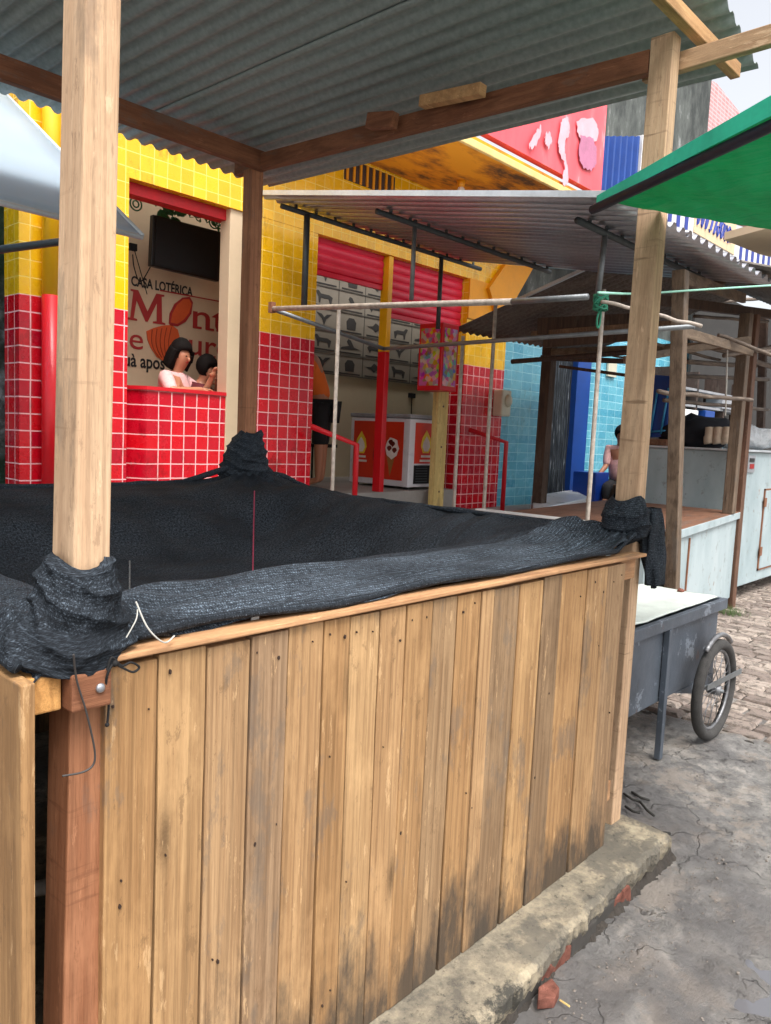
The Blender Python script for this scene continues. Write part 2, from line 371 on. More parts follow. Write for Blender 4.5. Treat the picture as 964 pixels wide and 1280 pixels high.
    col = k.ramp(b, [(.34, lin(88, 85, 82)), (.46, lin(114, 111, 108)), (.54, lin(130, 127, 123)), (.64, lin(156, 150, 143))])
    col = k.mix(k.ramp(e, [(.52, (0, 0, 0)), (.56, (.8, .8, .8))]), col, lin(146, 136, 126))
    col = k.mix(k.ramp(a, [(.55, (0, 0, 0)), (.59, (.55, .55, .55))]), col, lin(176, 168, 158))
    col = k.mix(k.ramp(c, [(.42, (.7, .7, .7)), (.50, (0, 0, 0))]), col, lin(96, 93, 92))
    col = k.mix(k.ramp(d, [(.36, (.6, .6, .6)), (.43, (0, 0, 0))]), col, lin(60, 57, 54))
    nv = k.n('VectorMath', _operation='ADD'); k.L.new(k.pos(), nv.inputs[0])
    nn = k.n('TexNoise', Vector=k.pos(), Scale=6.0, Detail=8.0); s2 = k.n('VectorMath', _operation='SCALE'); k.L.new(nn.outputs['Color'], s2.inputs[0]); s2.inputs['Scale'].default_value = .3
    k.L.new(s2.outputs[0], nv.inputs[1])
    wob = k.n('TexVoronoi', Scale=3.4, _feature='DISTANCE_TO_EDGE', Vector=nv.outputs[0])
    cr = k.math('MULTIPLY', k.ramp(wob.outputs['Distance'], [(.003, (1, 1, 1)), (.016, (0, 0, 0))]), k.ramp(k.noise(1.7, 3), [(.5, (0, 0, 0)), (.54, (1, 1, 1))]))
    col = k.mix(k.math('MULTIPLY', cr, .35), col, (.03, .027, .024, 1))
    k.set(Base_Color=col, Roughness=k.ramp(c, [(.38, (.28, .28, .28)), (.52, (.7, .7, .7))]))
    k.bump(k.math('ADD', k.math('MULTIPLY', b, 1.0), k.math('SUBTRACT', k.math('MULTIPLY', d, .5), k.math('MULTIPLY', cr, 1.0))), .8, .022); MATS['street_mat'] = k.m
    k = N('footing_concrete')
    a = k.noise(5, 12, None, .78); b = k.noise(2.4, 10, None, .72); d = k.noise(30, 8, None, .8)
    col = k.ramp(a, [(.38, lin(96, 90, 80)), (.48, lin(132, 123, 106)), (.56, lin(158, 146, 124)), (.64, lin(178, 166, 140))])
    col = k.mix(k.ramp(b, [(.5, (0, 0, 0)), (.55, (.75, .75, .75))]), col, lin(92, 88, 80))
    col = k.mix(k.ramp(d, [(.36, (.8, .8, .8)), (.44, (0, 0, 0))]), col, lin(56, 52, 46))
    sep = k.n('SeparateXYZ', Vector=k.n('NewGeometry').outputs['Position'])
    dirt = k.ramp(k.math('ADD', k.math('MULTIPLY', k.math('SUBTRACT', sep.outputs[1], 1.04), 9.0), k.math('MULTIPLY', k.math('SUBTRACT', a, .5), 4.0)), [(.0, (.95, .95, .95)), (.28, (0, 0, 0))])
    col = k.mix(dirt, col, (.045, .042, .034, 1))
    k.set(Base_Color=col, Roughness=.88); k.bump(k.math('ADD', a, k.math('MULTIPLY', d, .6)), .8, .014); MATS['footing_concrete'] = k.m
    k = N('dirty_brick')
    a = k.noise(6, 6, None, .7); g = k.n('NewGeometry')
    col = k.ramp(g.outputs['Random Per Island'], [(0, (.03, .027, .024)), (1, (.07, .055, .045))])
    col = k.mix(k.ramp(a, [(.4, (.9, .9, .9)), (.6, (0, 0, 0))]), col, (.05, .046, .04, 1))
    k.set(Base_Color=col, Roughness=.9); k.bump(a, .6, .01); MATS['dirty_brick'] = k.m
    k = N('cobble_mat')
    g = k.n('NewGeometry'); a = k.noise(12, 12, None, .8)
    col = k.ramp(g.outputs['Random Per Island'], [(0, lin(120, 106, 98)), (.5, lin(150, 136, 126)), (1, lin(172, 158, 146))])
    col = k.mix(k.ramp(a, [(.44, (.8, .8, .8)), (.52, (0, 0, 0))]), col, lin(84, 76, 68))
    k.set(Base_Color=col, Roughness=.8); k.bump(a, .9, .02); MATS['cobble_mat'] = k.m
    k = N('grille_mat'); k.set(Base_Color=k.ramp(k.noise(12, 6, k.pos((1, 1, .3))), [(.4, lin(40, 46, 54)), (.58, lin(84, 92, 100)), (.68, lin(170, 176, 180))]), Roughness=.5); MATS['grille_mat'] = k.m
    k = N('clear_plastic'); k.set(Base_Color=(.85, .87, .87, 1), Roughness=.12, Transmission_Weight=.6); k.bump(k.noise(14, 4), .9, .04); MATS['clear_plastic'] = k.m
    k = N('puddle_water'); k.set(Base_Color=(.12, .12, .13, 1), Roughness=.04); k.bump(k.noise(6, 2), .05, .01); MATS['puddle_water'] = k.m
stained()
M = MATS

# ------------------------------------------------------------------ objects
def tag(o, label=None, cat=None, group=None, kind=None):
    if label: o['label'] = label
    if cat: o['category'] = cat
    if group: o['group'] = group
    if kind: o['kind'] = kind
    return o
def thing(name, loc, label, cat, group=None):
    o = bpy.data.objects.new(name, None); COL.objects.link(o); o.location = loc
    o.empty_display_size = .1
    return tag(o, label, cat, group)
def curve(pts, n=24):
    pts = [Vector(p) for p in pts]; out = []
    for i in range(len(pts)-1):
        p0 = pts[max(i-1, 0)]; p1 = pts[i]; p2 = pts[i+1]; p3 = pts[min(i+2, len(pts)-1)]
        for k in range(n):
            t = k/n; out.append(.5*((2*p1)+(p2-p0)*t+(2*p0-5*p1+4*p2-p3)*t*t+(3*p1-p0-3*p2+p3)*t**3))
    return out+[pts[-1]]
class MB:
    def __init__(s): s.v = []; s.f = []; s.uv = None; s.mi = []; s.cur = 0
    def add(s, vs, fs):
        n = len(s.v); s.v += [Vector(q) for q in vs]
        for f in fs: s.f.append([i+n for i in f]); s.mi.append(s.cur)
        return s
    def box(s, a, b, jit=0):
        x0, y0, z0 = a; x1, y1, z1 = b
        vs = [(x0, y0, z0), (x1, y0, z0), (x1, y1, z0), (x0, y1, z0), (x0, y0, z1), (x1, y0, z1), (x1, y1, z1), (x0, y1, z1)]
        if jit: vs = [tuple(c+rnd.uniform(-jit, jit) for c in q) for q in vs]
        return s.add(vs, [(0, 3, 2, 1), (4, 5, 6, 7), (0, 1, 5, 4), (1, 2, 6, 5), (2, 3, 7, 6), (3, 0, 4, 7)])
    def hexa(s, b4, t4):
        return s.add(list(b4)+list(t4), [(0, 3, 2, 1), (4, 5, 6, 7), (0, 1, 5, 4), (1, 2, 6, 5), (2, 3, 7, 6), (3, 0, 4, 7)])
    def bar(s, p, q, w, h, up=(0, 0, 1), roll=0):
        p, q = Vector(p), Vector(q); d = (q-p).normalized(); up = Vector(up)
        sd_ = d.cross(up)
        if sd_.length < 1e-3: sd_ = d.cross(Vector((0, 1, 0)))
        sd_.normalize(); u2 = sd_.cross(d)
        if roll: R = Matrix.Rotation(roll, 3, d); sd_ = R @ sd_; u2 = R @ u2
        o = [(-1, -1), (1, -1), (1, 1), (-1, 1)]
        return s.hexa([p+sd_*(a*w/2)+u2*(b*h/2) for a, b in o][::-1], [q+sd_*(a*w/2)+u2*(b*h/2) for a, b in o][::-1])
    def tube(s, pts, r, n=8, cap=True):
        pts = [Vector(p) for p in pts]; rs = r if isinstance(r, (list, tuple)) else [r]*len(pts)
        vs, fs = [], []; prev = None
        for i, p in enumerate(pts):
            d = (pts[min(i+1, len(pts)-1)]-pts[max(i-1, 0)]).normalized()
            if prev is None:
                a = d.cross(Vector((0, 0, 1)))
                if a.length < .05: a = d.cross(Vector((1, 0, 0)))
            else: a = prev-d*prev.dot(d)
            a.normalize(); b = d.cross(a); prev = a
            for k in range(n):
                t = 2*math.pi*k/n; vs.append(p+a*(rs[i]*math.cos(t))+b*(rs[i]*math.sin(t)))
        for i in range(len(pts)-1):
            for k in range(n):
                fs.append((i*n+k, i*n+(k+1) % n, (i+1)*n+(k+1) % n, (i+1)*n+k))
        if cap: fs.append(tuple(range(n))[::-1]); fs.append(tuple(range(len(vs)-n, len(vs))))
        return s.add(vs, fs)
    def prism(s, pts, ext):
        """flat outline pushed along ext"""
        n = len(pts); e = Vector(ext); P = [Vector(p) for p in pts]
        return s.add(P+[p+e for p in P], [tuple(range(n)), tuple(range(2*n-1, n-1, -1))]+[(i, i+n, (i+1) % n+n, (i+1) % n) for i in range(n)])
    def ball(s, c, r, n=12, m=8, fn=None):
        c = Vector(c); r = r if isinstance(r, (tuple, list)) else (r, r, r)
        vs = [c+Vector((0, 0, r[2]))]; fs = []
        for j in range(1, m):
            a = math.pi*j/m
            for k in range(n):
                b = 2*math.pi*k/n; d = Vector((math.sin(a)*math.cos(b), math.sin(a)*math.sin(b), math.cos(a)))
                q = 1+(fn(d) if fn else 0); vs.append(c+Vector((d.x*r[0], d.y*r[1], d.z*r[2]))*q)
        vs.append(c-Vector((0, 0, r[2])))
        for k in range(n): fs.append((0, 1+k, 1+(k+1) % n))
        for j in range(m-2):
            for k in range(n): fs.append((1+j*n+k, 1+(j+1)*n+k, 1+(j+1)*n+(k+1) % n, 1+j*n+(k+1) % n))
        L = len(vs)-1
        for k in range(n): fs.append((L, 1+(m-2)*n+(k+1) % n, 1+(m-2)*n+k))
        return s.add(vs, fs)
    def build(s, name, mats, parent=None, smooth=False, bevel=0, solid=0, uvs=None):
        mats = mats if isinstance(mats, list) else [mats]
        if parent is not None:
            base = Vector((0, 0, 0)); q = parent
            while q is not None: base += q.location; q = q.parent
        else:
            xs = [v.x for v in s.v]; ys = [v.y for v in s.v]; zs = [v.z for v in s.v]
            base = Vector(((min(xs)+max(xs))/2, (min(ys)+max(ys))/2, min(zs)))
        me = bpy.data.meshes.new(name)
        me.from_pydata([tuple(v-base) for v in s.v], [], s.f)
        for m in mats: me.materials.append(M[m] if isinstance(m, str) else m)
        if len(mats) > 1: me.polygons.foreach_set('material_index', s.mi)
        if uvs:
            ul = me.uv_layers.new(name='UVMap')
            for lp in me.loops: ul.data[lp.index].uv = uvs[lp.vertex_index]
        bm = bmesh.new(); bm.from_mesh(me)
        if not uvs: bmesh.ops.recalc_face_normals(bm, faces=bm.faces)
        bm.to_mesh(me); bm.free()
        if smooth: me.shade_smooth()
        o = bpy.data.objects.new(name, me); COL.objects.link(o)
        if parent is not None: o.parent = parent
        else: o.location = base
        if bevel:
            b = o.modifiers.new('bevel', 'BEVEL'); b.width = bevel; b.segments = 2; b.limit_method = 'ANGLE'
        if solid:
            b = o.modifiers.new('thick', 'SOLIDIFY'); b.thickness = solid; b.offset = 0
        return o
def box(name, a, b, mat, parent=None, bevel=0): return MB().box(a, b).build(name, mat, parent, bevel=bevel)
def corr(P00, P10, P11, P01, pitch, amp, segs=6, n2=10, flat=0, lift=0.0, jag=0):
    """corrugated sheet; waves march from P00 to P10, ridges run from P00 to P01"""
    P00, P10, P11, P01 = map(Vector, (P00, P10, P11, P01))
    nrm = (P10-P00).cross(P01-P00).normalized()
    if nrm.z < 0: nrm = -nrm
    L = (P10-P00).length; nw = max(1, round(L/pitch)); nu = nw*segs
    m = MB(); vs = []
    for j in range(n2+1):
        t = j/n2
        for i in range(nu+1):
            u = i/nu; p = (P00.lerp(P10, u)).lerp(P01.lerp(P11, u), t)
            c = math.sin(2*math.pi*i/segs)
            if flat: c = max(-1, min(1, c*flat))
            vs.append(p+nrm*(c*amp+lift+.004*noise.noise(Vector((u*3, t*5, lift*50)))))
    fs = [(j*(nu+1)+i, j*(nu+1)+i+1, (j+1)*(nu+1)+i+1, (j+1)*(nu+1)+i) for j in range(n2) for i in range(nu)]
    return m.add(vs, fs)
def text_mesh(name, body, P0, w, h, mat, parent, bold=.0, face=(1, 0, 0), thick=.0015):
    """letters fitted into a w x h box whose lower left corner is P0, standing upright"""
    cu = bpy.data.curves.new('t', 'FONT'); cu.body = body; cu.offset = bold; cu.extrude = .01; cu.resolution_u = 4
    ob = bpy.data.objects.new('t', cu); me = bpy.data.meshes.new_from_object(ob)
    vs = [v.co.copy() for v in me.vertices]; x0 = min(v.x for v in vs); x1 = max(v.x for v in vs); y0 = min(v.y for v in vs); y1 = max(v.y for v in vs)
    fx = Vector(face); nn = fx.cross(Vector((0, 0, 1)))
    m = MB(); out = []
    for v in vs:
        out.append(Vector(P0)+fx*((v.x-x0)/(x1-x0)*w)+Vector((0, 0, (v.y-y0)/(y1-y0)*h))+nn*((v.z+.01)/.02*thick))
    m.add(out, [tuple(p.vertices) for p in me.polygons])
    bpy.data.objects.remove(ob); bpy.data.curves.remove(cu); bpy.data.meshes.remove(me)
    return m.build(name, mat, parent)
def dup(o, loc, label=None):
    c = o.copy(); COL.objects.link(c); c.location = loc
    if label: c['label'] = label
    for ch in o.children:
        d = ch.copy(); COL.objects.link(d); d.parent = c
        for g in ch.children: e = g.copy(); COL.objects.link(e); e.parent = d
    return c

# ================================================================== SETTING
g = MB(); g.add([(-300, -300, -.06), (300, -300, -.06), (300, 300, -.06), (-300, 300, -.06)], [(0, 1, 2, 3)])
tag(g.build('ground', 'street_mat'), kind='structure')
# street sheet with real unevenness
m = MB(); nx, ny = 420, 420; x0, x1, y0, y1 = -2.0, 5.2, -3.0, 4.2; vs = []
for j in range(ny+1):
    for i in range(nx+1):
        x = x0+(x1-x0)*i/nx; y = y0+(y1-y0)*j/ny
        z = .012*noise.noise(Vector((x*2.2, y*2.2, 0)))+.014*noise.fractal(Vector((x*6, y*6, 3)), .9, 2.0, 5)
        z -= .022*math.exp(-(((x-2.50)/.2)**2+((y-.50)/.11)**2))
        vs.append((x, y, z-.012))
m.add(vs, [(j*(nx+1)+i, j*(nx+1)+i+1, (j+1)*(nx+1)+i+1, (j+1)*(nx+1)+i) for j in range(ny) for i in range(nx)])
tag(m.build('street', 'street_mat', smooth=True), kind='structure')
tag(MB().add([(x0, y1, -.02), (-12, y1, -.02), (-12, -14, -.02), (x0, -14, -.02)], [(0, 1, 2, 3)]).add([(x0, -3, -.02), (5.2, -3, -.02), (5.2, -14, -.02), (x0, -14, -.02)], [(0, 1, 2, 3)]).build('road', 'street_mat'), kind='structure')
# cobbled part of the street: domed stones in rows
m = MB(); y = -4.5
def stone(cx, cy, wx, wy, zt):
    vs = []; k = 4
    for j in range(k):
        for i in range(k):
            a, b = i/(k-1)*2-1, j/(k-1)*2-1
            e = max(abs(a), abs(b)); z = zt-(.022 if e > .99 else .0)+rnd.uniform(-.004, .004)
            ss = 1 if e > .99 else 2.5
            vs.append((cx+a*wx/2*ss+rnd.uniform(-.006, .006), cy+b*wy/2*ss+rnd.uniform(-.004, .004), z))
    m.add(vs, [(j*k+i, j*k+i+1, (j+1)*k+i+1, (j+1)*k+i) for j in range(k-1) for i in range(k-1)])
yy = -5.0
x = 4.55
while x < 16:
    wx = rnd.uniform(.11, .15); yy = -5.0+rnd.uniform(0, .2)
    while yy < 4.4:
        wy = rnd.uniform(.17, .27)
        stone(x+wx/2, yy+wy/2, wx-.004, wy-.005, rnd.uniform(-.002, .010))
        yy += wy
    x += wx
tag(m.build('cobbles', 'cobble_mat', smooth=False), kind='structure')
tag(MB().add([(4.5, -14, -.014), (30, -14, -.014), (30, 4.4, -.014), (4.5, 4.4, -.014)], [(0, 1, 2, 3)]).build('cobble_bed', 'earth'), kind='structure')
tag(box('sidewalk', (-4, 4.4, -.05), (24, 9, .76), 'concrete_floor'), kind='structure')
# puddle
m = MB(); pts = []
for k in range(28):
    t = 2*math.pi*k/28; r = 1+.35*noise.noise(Vector((math.cos(t)*1.3, math.sin(t)*1.3, 5)))
    pts.append((2.50+.40*math.cos(t), .50+.25*math.sin(t), -.0275))
m.add([(2.50, .50, -.0275)]+pts, [(0, 1+k, 1+(k+1) % 28) for k in range(28)])
tag(m.build('puddle_water', 'puddle_water'), kind='structure')
# footing under the stall: concrete top with a ragged outer edge
m = MB(); n = 500; top = []; low = []
for i in range(n+1):
    x = .2+(2.93-.2)*i/n; e = 1.035+.055*max(0, min(1, (x-1.5)/.9))+.010*noise.noise(Vector((x*5, 1, 0)))+.014*noise.fractal(Vector((x*16, 2, 0)), .8, 2.0, 4)
    top.append((x, e)); 
rows = [(0, .085), (.012, .098), (.06, .102), (2.9, .100)]
vs = []
for (x, e) in top:
    vs += [(x, e+.03, -.03), (x, e+.012*noise.noise(Vector((x*40, 4, 4))), .05), (x, e+rows[0][0], rows[0][1]), (x, e+.02, .098+.003*noise.noise(Vector((x*30, 0, 9)))), (x, e+.12, .104+.004*noise.noise(Vector((x*5, 3, 9)))), (x, 3.95, .1)]
k = 6; m.add(vs, [(i*k+j, (i+1)*k+j, (i+1)*k+j+1, i*k+j+1) for i in range(n) for j in range(k-1)])
e = len(vs)-k; m.add([vs[e+j] for j in range(k)]+[(2.93, 3.95, -.03)], [tuple(range(k+1))])
m.add([vs[j] for j in range(k)]+[(.2, 3.95, -.03)], [tuple(range(k+1))[::-1]])
footing = m.build('concrete_footing', 'footing_concrete')
tag(footing, 'low weathered concrete slab with crumbling brick edge under the plank stall', 'slab')
x = 1.0
while x < 2.75:
    L = rnd.uniform(.12, .2)
    if rnd.random() < .6:
        dy = rnd.uniform(-.003, .012); dy += .05*max(0, min(1, (x-1.5)/.9)); MB().box((x, 1.040+dy, -.04), (x+L-.012, 1.12+dy, rnd.uniform(.035, .058)), .005).build('brick', rnd.choice(['dirty_brick', 'brick_red', 'dirty_brick']), footing, bevel=.006)
    x += L
# earth and grit packed along the foot of the slab
m = MB(); vs = []; nn_, kk = 700, 12
for i in range(nn_+1):
    x = 1.0+1.98*i/nn_; w_ = .04+.03*noise.noise(Vector((x*4, 0, 7)))+.012*noise.fractal(Vector((x*15, 0, 7)), .8, 2, 3)
    for j in range(kk):
        t = j/(kk-1); vs.append((x, 1.075+.04*max(0, min(1, (x-1.5)/.9))-w_*1.6*t, .035*(1-t)**1.5*(1+.9*noise.noise(Vector((x*9, t*3, 2))))-.008-.03*t+.010*noise.fractal(Vector((x*40, t*5, 5)), .7, 2, 4)))
m.add(vs, [(i*kk+j, (i+1)*kk+j, (i+1)*kk+j+1, i*kk+j+1) for i in range(nn_) for j in range(kk-1)])
tag(m.build('packed_earth', 'earth', smooth=True), kind='structure')
for i, (px, py, s, a, lb) in enumerate([(685, 1243, .05, .5, 'broken red brick corner lying on the street below the slab'), (668, 1222, .022, 1.2, 'small red brick chip between the slab edge and the larger brick piece')]):
    c = atZ(px, py, .01); q = MB()
    pts = [c+Vector((math.cos(a+t)*s*r, math.sin(a+t)*s*r*.7, 0)) for t, r in ((0, 1.2), (1.3, .8), (2.6, 1.1), (3.9, .9), (5.1, .85))]
    q.prism([p-Vector((0, 0, .02)) for p in pts], (0, 0, .035)); tag(q.build('brick_fragment', 'brick_red', bevel=.004), lb, 'brick piece')
m = MB()
for i in range(420):
    if i < 240: x, y = rnd.uniform(1.3, 3.3), 1.0-abs(rnd.gauss(0, .09))
    else: x, y = rnd.uniform(1.6, 4.6), rnd.uniform(.1, 1.7)
    if x < 3.1 and y > 1.03: continue
    r = rnd.uniform(.0015, .004)*(1.8 if rnd.random() < .08 else 1)
    m.ball((x, y, -.006+.012*noise.noise(Vector((x*2.2, y*2.2, 0)))+.014*noise.fractal(Vector((x*6, y*6, 3)), .9, 2.0, 5)-.004), (r*1.3, r, r*.8), 5, 4, lambda d: rnd.uniform(-.3, .3))
tag(m.build('grit', 'grit_stone'), 'loose grit and small stones scattered over the street beside the slab', 'grit', kind='stuff')
tag(MB().tube([atZ(700, 1250, .004), atZ(712, 1258, .008)], .003, 5).build('leaf_scrap', 'cream_wood'), 'tiny yellowish leaf scrap lying on the grey street', 'leaf')
m = MB()
for px, py, qx, qy in ((780, 992, 800, 1002), (800, 1002, 818, 1020), (790, 990, 812, 1000), (815, 1034, 838, 1042), (782, 1008, 800, 1016)):
    m.tube([atZ(px, py, .006), atZ((px+qx)/2, (py+qy)/2+2, .012), atZ(qx, qy, .006)], .006, 5)
tag(m.build('twigs', 'dark_bark', smooth=True), 'dark twigs and root bits on the ground off the slab corner', 'twigs', kind='stuff')

# ================================================================== THE PLANK STALL
st = thing('market_stall', (1.7, 2.4, .1), 'new open wooden plank stall with corrugated metal roof in the foreground', 'market stall')
# corner posts
def post(a, b, mat, name='corner_post'):
    return MB().hexa(a, b).build(name, mat, st, bevel=.004)
def q4(x0, y0, x1, y1, z): return [(x0, y0, z), (x1, y0, z), (x1, y1, z), (x0, y1, z)]
post(q4(.562, 1.25, .635, 1.335, .1), q4(.585, 1.254, .652, 1.339, 1.205), 'post_wood_red')
post(q4(.585, 1.254, .652, 1.339, 1.207), q4(.625, 1.26, .68, 1.345, 3.2), 'post_wood')
post(q4(2.812, 1.29, 2.892, 1.385, .1), q4(2.865, 1.31, 2.930, 1.40, 3.14), 'post_wood')
post(q4(2.69, 3.60, 2.77, 3.68, .1), q4(2.69, 3.60, 2.77, 3.68, 3.05), 'post_wood_red')
post(q4(.58, 3.58, .66, 3.66, .1), q4(.58, 3.58, .66, 3.66, 3.0), 'post_wood_red')
# front planks: seams measured along the rail
seams = [130, 197, 258, 313, 360, 405, 438, 475, 508, 541, 572, 602, 618, 650, 680, 703, 735, 760, 783]
xs = [atY(p, 828-.214*(p-130), 1.24).x for p in seams]
m = MB()
prouds = {3: .002, 8: .0025, 11: .002, 14: .002, 16: .0025}
for i in range(len(xs)-1):
    a, b = xs[i]+.0022, xs[i+1]-.0022; pr = prouds.get(i, rnd.uniform(-.0008, .0008)); lean = rnd.uniform(-.008, .008)
    zt = 1.195+rnd.uniform(-.006, .003); n = 14; y_f, y_b = 1.236-pr, 1.26-pr*.2
    vs = []
    for j in range(n+1):
        t = j/n; z = .105+(zt-.105)*t; l = lean*(1-t)
        wl = .0016*noise.noise(Vector((i*3.1, z*5, 1))); wr = .0016*noise.noise(Vector((i*3.1+1.5, z*5, 1)))
        vs += [(a+l+wl, y_f, z), (b+l+wr, y_f, z), (b+l+wr, y_b, z), (a+l+wl, y_b, z)]
    fs = [(3, 2, 1, 0), (4*n, 4*n+1, 4*n+2, 4*n+3)]
    for j in range(n):
        for c in range(4): fs.append((4*j+c, 4*j+(c+1) % 4, 4*j+4+(c+1) % 4, 4*j+4+c))
    m.add(vs, fs)
front = m.build('front_plank_wall', 'plank_wood', st, bevel=.0025)
# nail heads and knocked-out nail holes
for i in range(len(xs)-1):
    cx = (xs[i]+xs[i+1])/2; hw = (xs[i+1]-xs[i])*.24; pr = prouds.get(i, .003)
    for z in (1.13, .62+rnd.uniform(-.12, .12), .5+rnd.uniform(-.3, .3), .85+rnd.uniform(-.1, .1)):
        for sgn in (-1, 1):
            if rnd.random() < (.6 if z == 1.13 else .3):
                X = cx+sgn*hw+rnd.uniform(-.015, .015); Z = z+rnd.uniform(-.035, .035); r = rnd.choice((.0012, .0015, .002, .0028))
                q = [(X+r*math.cos(t*.785)*rnd.uniform(.7, 1.3), 1.2345-pr-.0004, Z+r*1.5*math.sin(t*.785)*rnd.uniform(.7, 1.4)) for t in range(8)]
                MB().prism(q, (0, .004, 0)).build('nail', 'nail_rust', front)
# rails behind the planks
MB().box((.672, 1.262, 1.115), (2.785, 1.30, 1.205)).build('top_rail', 'rail_wood_x', st, bevel=.004)
MB().box((.563, 1.222, 1.203), (2.79, 1.285, 1.215)).build('rail_cap', 'rail_wood_x', st, bevel=.003)
MB().box((.656, 1.262, .25), (2.72, 1.30, .33)).build('lower_rail', 'rail_wood_x', st, bevel=.004)
# projecting end of the upper rail with its bolt, at the near corner
e = MB().box((.563, 1.205, 1.135), (xs[0]-.003, 1.245, 1.200)).build('rail_end', 'beam_wood_x', st, bevel=.004)
MB().ball(((.563+xs[0])/2+.012, 1.203, 1.17), (.0085, .005, .0085), 12, 8).build('bolt', 'bolt_steel', e, smooth=True)
e = MB().box((.504, 1.235, 1.135), (.560, 3.55, 1.198)).build('side_rail', 'rail_wood_y', st, bevel=.004)
# left side: planks set outside the side rail
m = MB(); y = 1.20
i = 0
while y < 3.5:
    L = rnd.uniform(.10, .13); m.box((.479, y, .105), (.502, y+L-.006, 1.20+rnd.uniform(-.01, .008))); y += L
m.build('side_plank_wall', 'plank_wood', st, bevel=.003)
# rear and right-hand plank walls
m = MB(); y = 1.42
while y < 3.58:
    L = rnd.uniform(.10, .13); m.box((2.835, y, .105), (2.858, y+L-.004, 1.17+rnd.uniform(-.01, .008))); y += L
m.build('far_plank_wall', 'plank_wood', st, bevel=.003)
m = MB(); x = .68
while x < 2.66:
    L = rnd.uniform(.10, .13); m.box((x, 3.63, .105), (x+L-.004, 3.655, 1.17+rnd.uniform(-.01, .008))); x += L
m.build('rear_plank_wall', 'plank_wood', st, bevel=.003)
# inner brace post seen through the gap
MB().box((.60, 1.262, .1), (.655, 1.27, .12)).build('foot_block', 'post_wood_red', st)
MB().bar((.60, 1.42, .1), (.80, 1.50, .60), .05, .03).build('brace', 'rail_wood_y', st, bevel=.003)
# beams
MB().bar((2.888, 1.404, 3.06), (2.72, 3.78, 3.085), .045, .085).build('beam', 'beam_wood_y', st, bevel=.004)
MB().bar((2.93, .62, 3.05), (2.955, 1.46, 3.06), .035, .07).build('beam', 'lit_wood_y', st, bevel=.004)  # same beam past the post, paler wood paints in the light there
MB().bar((-.6, 3.60, 3.09), (2.76, 3.58, 3.09), .045, .10).build('beam', 'beam_wood_x', st, bevel=.004)
_e = atZ(920, 90, 3.165); MB().bar((-.6, _e.y+.03, 3.15), (_e.x, _e.y, 3.165), .04, .055).build('beam', 'pale_wood_x', st, bevel=.004)
MB().bar(atX(528, 128, 2.74)+Vector((0, 0, .0)), atX(604, 112, 2.74), .05, .05).build('packing_block', 'pale_wood_x', st, bevel=.004)
MB().bar(atX(462, 152, 2.72), atX(494, 150, 2.72), .05, .07).build('packing_block', 'beam_wood_y', st, bevel=.004)
# roof sheets
Fp = atZ(948, 90, 3.225); Gp = atZ(336, 237, 3.13)
eF = (atZ(905, 0, 3.30)-Fp).normalized(); eG = (atZ(0, 120, 3.15)-Gp).normalized()
LEN = 3.6; Fn = Fp+eF*LEN; Gn = Gp+eG*LEN
cuts = [0, .30, .60, .9, 1.0]
for i in range(4):
    a, b = cuts[i]-(.012 if i else 0), cuts[i+1]
    corr(Fp.lerp(Fn, a), Fp.lerp(Fn, b), Gp.lerp(Gn, b), Gp.lerp(Gn, a), .088, .0115, 8, 16, 1.25, lift=.016+.006*(i % 2)+(.003 if i > 1 else 0)).build('roof_sheet', 'roof_grey', st, smooth=True, solid=.0015)
m = MB()
for t in (.1, .4, .7):
    p = atX(640+t*200, 25, 2.8)

